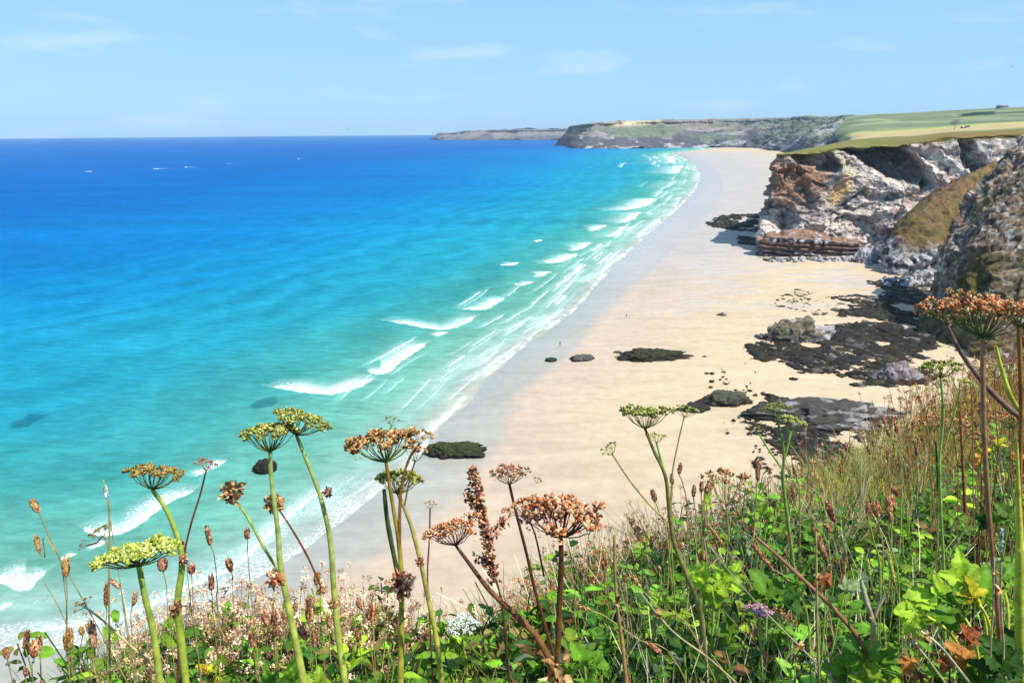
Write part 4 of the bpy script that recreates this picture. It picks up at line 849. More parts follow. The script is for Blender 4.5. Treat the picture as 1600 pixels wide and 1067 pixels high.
umbel_plant('fresh green flower head tucked below the tan seeded one', [(622, 772, 84, 1.28, 2, .02, 'green', D(depth=.48, dense=24, nr=22))],
            [([(622, 772), (640, 815), (655, 870), (668, 930), (682, 1000), (692, 1085)], 1.28, [6, 8, 10, 12, 13], SB, SY, True)], [(656, 876, 1.27, 16, 'brown'), (664, 990, 1.27, 20, 'brown', 14)], seed=7)
umbel_plant('pinkish dry little head leaning right over the breaking wave', [(322, 735, 38, 1.35, 6, .1, 'brown', D(nr=14, dry=.8, depth=.5))], [([(322, 735), (312, 775), (298, 820), (285, 880), (280, 950), (278, 1050)], 1.35, [3, 4, 4], SR, SR, True)], seed=8)
umbel_plant('small bronze bud on a thin stalk to the right of the thick yellow stems', [(672, 795, 24, 1.3, 4, .1, 'tan', D(nr=8, dry=.7))], [([(672, 795), (671, 840), (668, 900), (672, 980), (676, 1060)], 1.3, [3, 3, 4], SR, SR, True)], seed=9)
umbel_plant('dry brown flower head above and behind the widest red one', [(796, 757, 66, 1.45, -2, .05, 'brown', D(depth=.5, dry=.8, nr=18, dense=14)), (838, 755, 22, 1.45, 30, .05, 'brown', D(nr=6, dry=.8, gap=.2))],
            [([(796, 757), (806, 800), (822, 862), (838, 930), (860, 1005), (880, 1080)], 1.45, [5, 6, 7, 8], SD, SR, True)], seed=10)
umbel_plant('red brown head bent to the left on a thick slanting stalk', [(712, 852, 100, 1.1, -18, -.04, 'red', D(depth=.42, dry=.7, nr=24, dense=18, ray_col=lin(130, 76, 60, .6)))],
            [([(712, 852), (730, 876), (765, 922), (805, 960), (845, 1005), (880, 1085)], 1.1, [5, 9, 12, 13, 13], lin(120, 70, 60, .6), SO, True)], seed=11)
umbel_plant('widest red brown seeded head, upright in the centre foreground', [(876, 838, 158, 1.05, 2, -.03, 'red', D(depth=.30, dry=.9, nr=34, dense=15, gap=.12, ray_col=lin(120, 60, 44, .6))), (822, 806, 70, 1.1, -24, .0, 'red', D(depth=.45, dry=.9, nr=14, dense=14, ray_col=lin(120, 60, 44, .6)))],
            [([(876, 838), (877, 880), (874, 950), (872, 1010), (870, 1085)], 1.05, [8, 11, 12, 13, 16], SD, SO, True), ([(822, 806), (836, 835), (850, 900)], 1.12, [3, 4], SR, SR, False)], [(872, 1050, 1.04, 60, 'tan', 14)], seed=12)
umbel_plant('upright cup shaped pale green head standing highest over the sand', [(1008, 670, 84, 1.7, -2, .05, 'green', D(depth=.62, dome=-.15, dense=18, nr=22, ray_col=lin(120, 130, 60, .6))), (1026, 692, 34, 1.7, 4, .1, 'lime', D(nr=10, dense=12)), (957, 710, 36, 1.7, -35, .15, 'lime', D(nr=11, dense=12))],
            [([(1008, 670), (1022, 705), (1040, 745), (1046, 800), (1054, 850), (1076, 905), (1095, 960), (1100, 1020)], 1.7, [5, 7, 9, 11, 12], lin(132, 132, 60, .6), SB, True), ([(1026, 692), (1040, 745)], 1.7, [4, 5], SG, SG, False), ([(957, 710), (985, 752), (1015, 788), (1040, 812)], 1.7, [3, 4], SB, SB, False)], seed=13)
umbel_plant('faint small yellow green head on a hair thin stalk right of the cup shaped one', [(1069, 652, 42, 2.0, 8, .15, 'lime', D(nr=10, dense=10))], [([(1069, 652), (1060, 690), (1050, 745), (1048, 820), (1052, 900)], 2.0, [2.5, 2.5, 3], SB, SG, True)], seed=14)
umbel_plant('pair of small green heads on one forked stem before the seaweed rocks', [(1213, 652, 48, 2.4, -6, .1, 'green', D(nr=14, dense=14)), (1236, 672, 46, 2.4, 10, .25, 'lime', D(nr=14, dense=14)), (1186, 678, 34, 2.4, -25, .1, 'green', D(nr=8, dense=9, gap=.2))],
            [([(1213, 652), (1222, 685), (1225, 720), (1223, 745), (1228, 790)], 2.4, [4, 6, 7], lin(132, 156, 70, .6), SG, True), ([(1236, 672), (1230, 700), (1225, 720)], 2.4, [4, 4], SG, SG, False), ([(1186, 678), (1203, 705), (1222, 732)], 2.4, [3, 4], SG, SG, False)], seed=15)
umbel_plant('sparse orange brown head of thin rays above the grassy edge', [(1135, 790, 92, 2.2, 0, .15, 'tan', D(depth=.8, dome=.2, nr=20, dense=9, dry=.5, gap=.1, ray_col=SB))], [([(1135, 790), (1138, 830), (1140, 870)], 2.2, [3, 4], SB, SG, True)], seed=16)
umbel_plant('big shaggy brown head at upper right, over a grey slanting stalk', [(1477, 502, 84, 1.5, -6, .1, 'red', D(depth=.5, dry=.9, nr=22, dense=18)), (1500, 476, 50, 1.52, 10, .1, 'tan', D(nr=10, dry=.3))],
            [([(1477, 502), (1498, 545), (1530, 590), (1562, 625), (1598, 655), (1650, 700)], 1.5, [6, 9, 12, 13], lin(150, 120, 110, .6), lin(166, 130, 110, .6), True)], seed=17)
umbel_plant('broadest brown head at the upper right, on a straight pale stalk', [(1535, 528, 128, 1.4, 4, .08, 'red', D(depth=.52, dry=1.0, nr=30, dense=15, gap=.1)), (1500, 508, 40, 1.42, -30, .1, 'tan', D(nr=9, dry=.5))],
            [([(1535, 528), (1536, 580), (1537, 650), (1540, 720), (1545, 800)], 1.4, [8, 9, 8], lin(206, 150, 110, .65), lin(186, 130, 90, .6), True), ([(1556, 540), (1566, 580), (1580, 620), (1598, 648)], 1.5, [5, 8, 8], SY, SY, False)], seed=18)
umbel_plant('brown head cut off by the right edge of the picture', [(1592, 510, 76, 1.35, 2, .08, 'red', D(depth=.6, dry=.9, nr=20, dense=18))], [([(1592, 510), (1594, 570), (1596, 640), (1594, 740), (1596, 850)], 1.35, [7, 8, 8], SO, lin(190, 120, 80, .6), True)], seed=19)
umbel_plant('yellow green head seen from the side in the shade of the brown ones', [(1470, 590, 66, 1.9, -4, .15, 'green', D(depth=.4, dense=16, nr=20)), (1500, 610, 40, 1.9, 6, .2, 'lime', D(nr=10))], [([(1470, 590), (1474, 650), (1468, 720), (1470, 790)], 1.9, [4, 5, 6], SG, SG, True), ([(1500, 610), (1490, 650), (1478, 690)], 1.9, [3, 4], SG, SG, False)], seed=20)
umbel_plant('round white flower head just above the grass in the middle', [(722, 984, 56, 1.9, 0, .35, 'white', D(depth=.3, dome=.22, nr=26, dense=16))], [([(722, 984), (724, 1010), (726, 1060)], 1.9, [4, 5], SG, SG, True)], seed=21)
umbel_plant('flat pink flower head turning brown at right, among broad leaves', [(1186, 962, 50, 1.7, 3, .12, 'pink', D(depth=.3, dome=.12, nr=24, dense=18)), (1220, 968, 44, 1.7, 30, .1, 'brown', D(depth=.35, nr=12, dry=.6))], [([(1186, 962), (1188, 990), (1190, 1030)], 1.7, [4, 5], SG, SG, True), ([(1220, 968), (1205, 990), (1192, 1010)], 1.7, [3, 3], SG, SG, False)], seed=22)
umbel_plant('thin yellow stalk leaning left with a ragged tan head, low at left', [(133, 948, 34, 1.15, -50, .1, 'tan', D(nr=12, dry=.7, depth=.4))], [([(133, 948), (160, 968), (200, 1005), (240, 1040), (270, 1085)], 1.15, [4, 5, 6], lin(214, 200, 130, .7), SB, True)], seed=23)
umbel_plant('greenish white flower head low in the leaves at the bottom right', [(1275, 1048, 46, 1.8, 0, .45, 'white', D(depth=.3, dome=.2, nr=18, dense=12))], [([(1275, 1048), (1276, 1075), (1278, 1100)], 1.8, [4, 4], SG, SG, True)], seed=24)
# rusty dock spire
r = np.random.default_rng(31); root = plant_root('dock_plant', np.array([*P(790, 1060, 1.35)[:2], gz(1.35)]), 'rusty seeded dock spire between the bent and the widest red heads', 'plant')
_, p = stem(root, [(738, 735), (748, 790), (762, 850), (775, 905), (785, 950), (795, 1060)], 1.35, [3, 4, 6], SR, SD)
B = Batch(); Lp = [P(x, y, 1.35) for x, y in [(738, 735), (744, 760), (750, 790), (756, 820), (762, 850), (768, 880), (772, 905)]]; Lp = smooth_line(Lp, 8)
for q in Lp:
    n_ = 11; B.inst(FLAKE, frame(rnd_dir(r, n_), rnd_dir(r, n_)) * r.uniform(.004, .010, n_)[:, None, None], q + rnd_dir(r, n_) * .013 * r.uniform(.2, 1.1, n_)[:, None] * (.55 + .45 * math.sin(q[2] * 190)), colvar(r, PAL['brown'], n_)); B.inst(ICO0, frame(rnd_dir(r, 5), rnd_dir(r, 5)) * .0032, q + rnd_dir(r, 5) * .012, colvar(r, PAL['brown'], 5))
B.build('seed_spike', seed_mat, root)
for i_, (a, b_) in enumerate([((748, 800), (728, 770)), ((760, 842), (790, 812)), ((770, 890), (748, 868))]):
    B = Batch(); q0, q1 = P(*a, 1.35), P(*b_, 1.36); tube(B, np.array([q0, (q0 + q1) / 2 + np.array([0, 0, .004]), q1]), .0018, SR, 4)
    for t_ in np.linspace(.25, 1, 8): n_ = 9; B.inst(FLAKE, frame(rnd_dir(r, n_), rnd_dir(r, n_)) * r.uniform(.005, .011, n_)[:, None, None], q0 + (q1 - q0) * t_ + rnd_dir(r, n_) * .009, colvar(r, PAL['brown'], n_))
    B.build('side_branch', seed_mat, root)
# ------------------------------------------------------------------ narrow seed heads on thin stalks
def seed_head(px, py, ln, wd, ang, pts, Y, pal, label, group=None, name='grass_seed_head', sw=2.2, scol=None, seed=0):
    r = np.random.default_rng(seed + int(px * 7 + py)); ax = screen_axis(ang, .05); c = P(px, py, Y); L = ln / FPX * Y; W = wd / FPX * Y; b = c - ax * L / 2
    last = P(*pts[-1], Y) if pts else b; root = plant_root(name, np.array([last[0], Y, gz(Y)]), label, 'seed head', group)
    S = Batch(); n_ = int(50 + ln * 1.6); t_ = r.uniform(0, 1, n_); th = r.uniform(0, 6.28, n_); u_ = np.cross(ax, Fv); u_ /= np.linalg.norm(u_); w_ = np.cross(ax, u_)
    rd = np.cos(th)[:, None] * u_ + np.sin(th)[:, None] * w_; pr = np.sin(np.pi * (t_ * .86 + .1)) ** .6; pos = b + ax * (t_ * L)[:, None] + rd * (W * .36 * pr)[:, None]
    v, f, _c = ICO1; vv = v.copy(); core = vv * np.array([W * .40, L * .5, W * .40]); core = core @ frame(ax[None], Fv[None])[0].T + c; S.add(core, f, colvar(r, PAL[pal], 1)[0] * .8)
    S.inst(FLAKE, frame(ax + rd * .7, rd) * (np.array([.7, 1.0, .7])[None, None] * (W * r.uniform(.35, .6, n_))[:, None, None]), pos, colvar(r, PAL[pal], n_))
    S.build('seeds', seed_mat, root)
    Bm = [(b)] + [P(x, y, Y) for x, y in pts]; g_ = gz(Y)
    if Bm[-1][2] > g_: d_ = Bm[-1] - Bm[-2] if len(Bm) > 1 else np.array([0, 0, -1.]); k_ = Bm[-1][2] - g_; Bm.append(Bm[-1] + np.array([np.clip(d_[0] / max(-d_[2], .05), -1, 1) * k_ * .4, 0, -k_]))
    Bm = smooth_line(Bm, 4); T = Batch(); tube(T, Bm, sw / 2 / FPX * Y, SB if scol is None else scol, 4); T.build('stalk', stem_mat, root); return root
SP = [ # px, py, length, width, lean, stalk points, Y, palette, label
 (55, 791, 24, 12, -30, [(75, 835), (95, 880), (105, 960), (106, 1030)], 1.6, 'tan', 'pale tufted seed head highest at the far left over the sea'),
 (59, 851, 30, 10, -12, [(70, 870), (94, 872)], 1.6, 'tan', 'narrow pale seed head just left of the bare straight stalks'),
 (103, 887, 34, 13, 3, [(105, 930), (106, 1030)], 1.6, 'tan', 'fluffy brown seed head halfway up the pale stalk at far left'),
 (165, 769, 20, 8, -4, [(170, 800)], 1.5, 'white', 'tiny white tipped seed head on top of the straight pale stalk'),
 (285, 856, 24, 12, -18, [(292, 880), (300, 960)], 1.4, 'brown', 'brown seed head hugging the curved green stem at left'),
 (326, 838, 34, 10, -12, [(335, 870), (340, 920), (342, 980)], 1.4, 'brown', 'long thin brown seed head between the breaking waves'),
 (386, 835, 18, 10, 0, [(387, 850), (390, 900)], 1.7, 'brown', 'small oval brown seed head alone left of the green pair'),
 (254, 885, 18, 17, 0, [(260, 915), (266, 990)], 1.6, 'brown', 'round brown seed head on a white stalk behind the curved stem'),
 (299, 890, 16, 14, 0, [(301, 920), (306, 990)], 1.6, 'brown', 'round brown seed head just left of the narrow upright one'),
 (330, 911, 26, 11, -2, [(332, 940), (336, 990)], 1.5, 'brown', 'narrow upright brown seed head over the grey shallows'),
 (359, 884, 22, 12, -14, [(364, 905), (366, 950)], 1.5, 'brown', 'brown seed head with a bent tip below the oval one'),
 (180, 912, 24, 9, -48, [(190, 925), (200, 1000)], 1.5, 'brown', 'slanting dark brown seed head under the lime green head'),
 (210, 936, 24, 9, 8, [(206, 950), (208, 1010)], 1.5, 'brown', 'brown seed head hanging beside the lowest green stem'),
 (145, 992, 52, 14, -6, [(149, 1022), (152, 1060)], 1.4, 'brown', 'longest dark brown spike low at the left'),
 (166, 930, 44, 9, 2, [(167, 960), (168, 1020)], 1.6, 'brown', 'reddish upright spike left of the slanting yellow stalk'),
 (54, 1016, 26, 18, 5, [(53, 1035), (52, 1066)], 1.5, 'red', 'short rusty seed head near the bottom left corner'),
 (10, 1022, 18, 11, -10, [(14, 1040), (20, 1066)], 1.6, 'brown', 'greyish brown head at the extreme bottom left'),
 (40, 1050, 16, 9, 0, [(40, 1060)], 1.6, 'brown', 'tiny brown head under the short rusty one'),
 (415, 968, 26, 12, -24, [(425, 990), (432, 1040)], 1.6, 'brown', 'dark seed head leaning left in the pink froth of flowers'),
 (428, 965, 24, 11, 4, [(430, 985), (434, 1040)], 1.6, 'brown', 'dark seed head upright beside the leaning one in the pink froth'),
 (474, 990, 24, 13, -26, [(480, 1008), (486, 1045)], 1.5, 'brown', 'darkest seed head between the two thick green stems'),
 (563, 945, 20, 11, -35, [(572, 962), (580, 1010)], 1.5, 'brown', 'dark tilted seed head against the bare sand left of the curled sheath'),
 (581, 960, 24, 20, 8, [(583, 985), (586, 1040)], 1.5, 'red', 'stubby rusty seed head against the sand'),
 (617, 974, 16, 10, 6, [(614, 1000), (606, 1050)], 1.5, 'brown', 'little dark head touching the thick yellow stem'),
 (482, 955, 44, 12, 0, [(484, 985), (488, 1040)], 1.6, 'brown', 'tall brown spike in the froth left of the right hand green stem'),
 (394, 1000, 30, 12, -10, [(398, 1025), (402, 1060)], 1.6, 'brown', 'brown spike low in the green grass below the pink froth'),
 (560, 995, 26, 11, -8, [(563, 1020), (566, 1055)], 1.6, 'brown', 'brown spike among pale stalks right of the green stems'),
 (495, 905, 20, 12, 10, [(500, 930), (503, 990)], 1.5, 'tan', 'orange tan seed head beside the thin red branch'),
 (1062, 733, 18, 8, 8, [(1068, 760), (1074, 820)], 2.2, 'brown', 'small brown oval head right of the olive main stem'),
 (1050, 750, 18, 8, -4, [(1050, 770)], 2.2, 'brown', 'dark head close against the olive main stem'),
 (1022, 776, 20, 10, -16, [(1030, 800), (1044, 850)], 2.2, 'brown', 'brown head left of the olive main stem over the sand'),
 (1084, 768, 20, 8, 2, [(1085, 790), (1088, 830)], 2.4, 'brown', 'slim brown head, left of the three in a row at the sand edge'),
 (1096, 762, 18, 8, 0, [(1096, 780), (1098, 830)], 2.4, 'brown', 'slim brown head, middle of the three in a row at the sand edge'),
 (1106, 764, 18, 12, 30, [(1100, 785), (1100, 830)], 2.4, 'brown', 'tilted brown head, right of the three in a row at the sand edge'),
 (1184, 736, 36, 9, 0, [(1182, 760), (1180, 800)], 2.3, 'brown', 'tall narrow spike left of the forked green stem'),
 (1240, 770, 30, 9, -10, [(1244, 790), (1250, 830)], 2.6, 'brown', 'brown spike right of the forked green stem'),
 (1242, 735, 22, 7, -14, [(1246, 752), (1250, 790)], 2.6, 'tan', 'faint tan spike above the sandy shelf'),
 (1022, 1012, 34, 12, -55, [(1045, 1035), (1070, 1060)], 1.6, 'brown', 'reddish head lying over in the leaves below the bent yellow stem'),
 (994, 908, 26, 9, -38, [(1030, 950), (1090, 1000)], 1.6, 'tan', 'grey brown head on the upper of two stalks that slope to the right'),
 (914, 950, 26, 8, -66, [(945, 962), (1000, 1000), (1060, 1040)], 1.6, 'tan', 'pale head on the lower long stalk that slopes to the right'),
 (976, 902, 14, 9, 0, [(977, 915), (980, 960)], 1.7, 'brown', 'small black brown head over the green at the centre'),
 (1282, 850, 66, 12, -22, [(1288, 890), (1292, 960)], 1.8, 'brown', 'long drooping brown spike right of centre in the leaves'),
 (1298, 800, 40, 12, -24, [(1310, 830), (1320, 880)], 2.0, 'brown', 'upper slanting brown spike in the green'),
 (1390, 790, 28, 16, 2, [(1390, 815), (1392, 870)], 2.2, 'red', 'rusty tuft above two pale stalks at right'),
 (1370, 798, 22, 14, -10, [(1373, 820), (1380, 880)], 2.2, 'red', 'smaller rusty tuft left of the other'),
 (1357, 888, 36, 8, -10, [(1362, 915), (1372, 970)], 1.7, 'lime', 'pale cream grass spike, left of two'),
 (1392, 885, 60, 9, -14, [(1400, 920), (1410, 990)], 1.7, 'lime', 'longer cream grass spike, right of two'),
 (1565, 845, 40, 7, 2, [(1566, 880), (1566, 1000)], 1.6, 'white', 'white grass spike above the yellow green leaves'),
 (1120, 838, 46, 8, -35, [(1150, 880), (1180, 940)], 2.0, 'tan', 'tan spike slanting through the pale flowers at the edge'),
 (1190, 868, 60, 10, -38, [(1230, 905), (1260, 960)], 1.7, 'brown', 'brown spike at the tip of the long fallen stalk'),
 (1432, 700, 24, 8, 0, [(1432, 720), (1434, 760)], 3.2, 'brown', 'dark upright spike in the yellow grass at right'),
 (1388, 712, 22, 8, 4, [(1388, 730), (1390, 770)], 3.4, 'brown', 'blackish spike in the yellow grass farther left'),
]
for s in SP: seed_head(*s)
# more of the same along the slope, told apart by nothing
r = np.random.default_rng(77)
def many(n_, xr, yr, Yr, label, group, pals, lean=14):
    for i_ in range(n_):
        x = r.uniform(*xr); Y = r.uniform(*Yr); y = np.interp((x - xr[0]) / (xr[1] - xr[0]), [0, .5, 1], yr) + r.normal(0, 16); a = r.normal(-6, lean); k = 1.6 / Y
        seed_head(x, y, r.uniform(16, 34) * k + 4, r.uniform(7, 11) * k + 2, a, [(x + r.uniform(-6, 12), y + 60 * k), (x + r.uniform(0, 20), y + 140 * k)], Y, pals[i_ % len(pals)], label, group, sw=2 * k + .6, scol=SB if i_ % 2 else SG)
many(16, (20, 600), (1010, 975, 1000), (1.5, 2.1), 'small brown seed head, one of those standing in the pink fringe at bottom left', 'brown seed heads in the fringe at bottom left', ['brown', 'tan'])
many(22, (900, 1400), (900, 860, 780), (1.9, 3.2), 'thin brown seed head on the green slope, right of the widest red head', 'brown seed heads on the green slope', ['brown', 'tan', 'red'], 24)
many(20, (1300, 1600), (700, 650, 640), (2.6, 4.5), 'dry seed head sticking out of the yellow grass at right', 'dry seed heads in the yellow grass', ['brown', 'red', 'tan'])

# fallen and leaning bare stalks
def stalk(pts, Y, w, c0, c1, label, Y2=None):
    B = Batch(); Ys = np.linspace(Y, Y2 or Y, len(pts)); p = [P(x, y, yy) for (x, y), yy in zip(pts, Ys)]; p = smooth_line(p, 5); base = p[-1]
    root = plant_root('dry_stalk', np.array([base[0], base[1], gz(base[1])]), label, 'stalk')
    tube(B, p, np.interp(np.linspace(0, 1, len(p)), np.linspace(0, 1, len(w)), w) * .5 * Y / FPX, c0, 6, c1); B.build('stem', stem_mat, root)
    S = Batch(); rr_ = np.random.default_rng(int(pts[0][0])); q = np.repeat(p[rr_.integers(1, len(p) - 2, 1)], 12, 0); S.inst(FLAKE, frame(rnd_dir(rr_, 12), rnd_dir(rr_, 12)) * rr_.uniform(.006, .014, 12)[:, None, None], q, colvar(rr_, PAL['tan'], 12)); S.build('withered_bract', seed_mat, root)
stalk([(1180, 838), (1215, 868), (1260, 910), (1300, 948), (1342, 998), (1365, 1050)], 1.5, [5, 8, 9, 10], lin(170, 130, 96, .6), lin(176, 120, 86, .6), 'thick brown stalk fallen across the leaves from centre to lower right')
stalk([(960, 836), (961, 900), (966, 960), (974, 1020), (980, 1085)], 1.3, [5, 6, 8], SB, lin(206, 150, 96, .65), 'straight tan stalk standing right of the widest red head')
stalk([(1110, 855), (1150, 905), (1200, 960), (1260, 1020), (1320, 1080)], 1.5, [2, 3, 4], lin(200, 190, 160, .65), lin(190, 176, 140, .6), 'long pale straw running down right through the dark leaves')
stalk([(1000, 925), (1050, 985), (1110, 1030), (1170, 1085)], 1.35, [3, 4, 4], lin(200, 186, 150, .65), SB, 'pale straw sloping right near the bottom edge')
stalk([(1345, 905), (1352, 935), (1362, 965), (1366, 1000)], 1.45, [7, 8, 9], lin(214, 206, 176, .7), SB, 'left arm of the pale forked dry stalk')
stalk([(1382, 930), (1372, 950), (1364, 972), (1364, 1010)], 1.46, [6, 7, 8], lin(214, 206, 176, .7), SB, 'right arm of the pale forked dry stalk')
stalk([(1275, 830), (1276, 900), (1277, 980), (1280, 1060)], 1.4, [3, 4, 4], lin(214, 206, 120, .7), SB, 'upright yellow straw in front of the fallen brown stalk')
stalk([(1438, 985), (1470, 1010), (1510, 1060), (1530, 1085)], 1.3, [4, 5, 5], lin(226, 214, 190, .7), SB, 'thin cream stalk at lower right, beside the dead orange leaves')
stalk([(1425, 1000), (1450, 1030), (1490, 1085)], 1.31, [4, 4, 5], lin(210, 196, 170, .7), SB, 'second cream stalk left of the first at lower right')
stalk([(1553, 870), (1552, 940), (1548, 1010), (1547, 1050)], 1.3, [3, 3, 4], lin(200, 180, 150, .7), SB, 'upright straw left of the pair before the yellow stem')
stalk([(1564, 880), (1564, 950), (1568, 1010), (1566, 1060)], 1.3, [4, 4, 5], lin(200, 180, 150, .7), SB, 'upright straw nearest the thick yellow stem')
stalk([(1500, 640), (1503, 700), (1506, 760), (1508, 800)], 2.0, [4, 5, 6], lin(196, 120, 84, .65), SR, 'rusty bare stalk under the broadest brown head')
stalk([(1462, 690), (1466, 750), (1468, 800)], 2.0, [3, 4, 4], lin(70, 100, 50, .5), lin(50, 80, 40, .5), 'dark green stalk before the yellow grass')
stalk([(66, 905), (90, 945), (108, 990), (112, 1050)], 1.7, [1.5, 2, 2], SB, SB, 'hair thin bent straw at far left')

# ------------------------------------------------------------------ broad leaved plants
LG, LD, LL, LY, LO = lin(116, 166, 44, .64), lin(62, 106, 32, .5), lin(172, 212, 56, .74), lin(216, 206, 44, .7), lin(222, 150, 70, .7)
def leafy(label, root_px, Y, leaves, name='broad_leaved_plant', seed=0, petiole=None, group=None):
    """leaves: (px, py, size px, lean, tip, colour, Y offset)"""
    r = np.random.default_rng(seed + 500); rp = P(*root_px, Y); rp = np.array([rp[0], rp[1], min(rp[2], gz(rp[1]) + .25)]); root = plant_root(name, np.array([rp[0], rp[1], gz(rp[1])]), label, 'plant', group)
    T = Batch()
    for i_, (x, y, s, lean, e, c, dy) in enumerate(leaves):
        q = P(x, y, Y + dy); sz = s / FPX * Y; L = Batch(); ax = screen_axis(lean, e * .3); nrm = screen_axis(0, .9) * .8 + np.array([0, 0, .8]) + .35 * r.standard_normal(3)
        for k_, (da, sc_) in enumerate([(0, 1), (-58, .78), (58, .78), (-112, .5), (112, .5)][:5 if s > 40 else 3]):
            a = screen_axis(lean + da, e * .3) + .12 * r.standard_normal(3); L.inst(BIGLEAF[(i_ + k_) % 3], frame(a[None], nrm[None]) * (sz * .62 * sc_), (q - ax * sz * .25)[None], (c * np.exp(r.normal(0, .12)))[None])
        L.build('leaf', veg_mat, root)
        m_ = (q + rp) / 2 + np.array([0, 0, .25 * np.linalg.norm(q - rp)]); tube(T, smooth_line([q - ax * sz * .25, m_, rp], 6), .0022 if s < 60 else .0035, petiole if petiole is not None else SG, 5)
    tube(T, np.array([rp, [rp[0], rp[1], gz(rp[1]) - .02]]), .006, SG, 6); T.build('leaf_stalk', stem_mat, root); return root
leafy('bright lime plant with lobed leaves glowing in the sun by the bent stem', (1110, 990), 1.75, [(1090, 900, 66, -50, .3, LL, 0), (1138, 900, 78, 30, .35, LL, .02), (1120, 930, 60, 160, .2, LL * .8, -.02)], seed=1)
leafy('large plant at the right edge with yellow green lobed leaves on arching stalks', (1596, 985), 1.45, [(1450, 930, 96, -60, .3, LL, 0), (1500, 890, 84, -10, .3, LL, .03), (1475, 955, 100, -110, .2, LG, -.02), (1545, 915, 90, 20, .3, LG * 1.2, .06), (1420, 965, 70, -140, .2, LL, -.05), (1575, 895, 70, 50, .3, LG, .1), (1520, 920, 60, 0, .4, LY * .9, .0)], seed=2, petiole=SY)
stalk([(1589, 690), (1591, 760), (1593, 840), (1594, 880), (1594, 960), (1597, 1085)], 1.32, [3, 8, 15, 18, 20], SY, SY, 'thickest yellow green stem at the right edge')
leafy('dark green lobed plant in the bottom right corner', (1590, 1100), 1.3, [(1560, 1030, 110, -20, .4, LD * 1.1, 0), (1600, 1000, 90, 30, .4, LD * 1.3, .05), (1520, 1060, 80, -60, .4, LG * .8, .02)], seed=3)
leafy('withered orange plant curling under the yellow green leaves at right', (1500, 1090), 1.35, [(1500, 1020, 66, -30, .3, LO, 0), (1520, 990, 54, 50, .3, lin(180, 96, 50, .6), .03), (1475, 1035, 44, -80, .3, lin(196, 120, 70, .6), .0), (1420, 1040, 46, -160, .3, LO, .05), (1440, 1062, 40, 170, .3, lin(200, 120, 60, .6), .05)], seed=4, petiole=SR)
leafy('yellow leaved plant at the bottom left', (325, 1080), 1.75, [(318, 1046, 38, -30, .3, LY, 0), (345, 1050, 38, 40, .3, LL * .8, .02), (375, 1056, 34, 70, .3, LY, .03), (292, 1056, 32, -70, .3, LG, .02)], seed=5, petiole=SY)
leafy('bright yellow leaved plant with red stalks at the right edge', (1560, 760), 2.3, [(1535, 700, 34, -10, .3, LY, 0), (1525, 718, 30, -60, .3, LO, .02), (1562, 690, 30, 20, .3, LY, .03), (1590, 715, 34, 60, .3, LO, .05)], seed=6, petiole=SR)
leafy('small lime green plant at the sand edge beside the forked green stem', (1190, 830), 2.4, [(1188, 798, 34, -10, .3, LL * .8, 0), (1222, 790, 26, 30, .3, LG, .05), (1204, 808, 26, 80, .3, LG, .0)], seed=7)
leafy('plant with a curled brown leaf hanging right of centre', (1300, 930), 1.6, [(1290, 912, 46, 175, .3, lin(176, 104, 56, .6), 0), (1278, 940, 40, 30, .3, lin(150, 176, 110, .6), .02), (1240, 905, 50, -40, .3, LG, .03), (1330, 915, 44, 60, .3, lin(166, 186, 130, .6), .03)], seed=8)
leafy('glossy bright green plant at the bottom edge right of the pink flower', (1350, 1090), 1.5, [(1340, 1010, 90, -20, .4, LG, 0), (1385, 1030, 80, 30, .4, LG * 1.2, .03), (1310, 1045, 70, -70, .4, LG * .9, .02), (1360, 1055, 70, 10, .4, LL * .7, -.03)], seed=9)
leafy('broad green leaves spread behind the pink flower', (1200, 1010), 1.85, [(1195, 915, 84, -20, .3, LG * .8, 0), (1235, 930, 76, 40, .3, LD * 1.2, .03), (1225, 1000, 66, 150, .3, LG, -.05), (1130, 985, 60, -70, .3, LG, .02)], seed=10)
leafy('mid green plant at the bottom edge left of the straight tan stalk', (925, 1090), 1.6, [(905, 1020, 60, -20, .4, LG, 0), (935, 1030, 56, 30, .4, LG, .02), (880, 1050, 50, -60, .4, LL * .6, .03), (920, 1060, 50, 10, .4, LG, -.03)], seed=11)
leafy('pale yellow green plant at the bottom edge between the green stems', (430, 1100), 1.55, [(455, 1052, 60, -10, .4, LL * .9, 0), (500, 1060, 56, 20, .4, LL * .8, .02), (415, 1062, 44, -50, .4, LG, .02)], seed=12)
leafy('dark green plant at the bottom edge below the bare sand', (620, 1100), 1.7, [(590, 1060, 44, -30, .4, LG * .9, 0), (655, 1058, 50, 20, .4, LD * 1.2, .03), (560, 1064, 40, -60, .4, LG, .0)], seed=13)
leafy('shaded green plant between the pink flower and the fallen stalk', (1080, 1060), 1.7, [(1060, 1000, 60, -30, .3, LD * 1.2, 0), (1100, 1030, 60, 40, .3, LG * .8, .02), (1040, 1045, 54, -60, .3, LG, .02)], seed=14)
leafy('grey green plant with upturned leaves at far right above the lime leaves', (1570, 880), 2.0, [(1575, 800, 50, -20, .3, LG * .7, 0), (1540, 812, 46, -60, .3, LD * 1.2, .04), (1600, 830, 50, 30, .3, LG, .02)], seed=15)

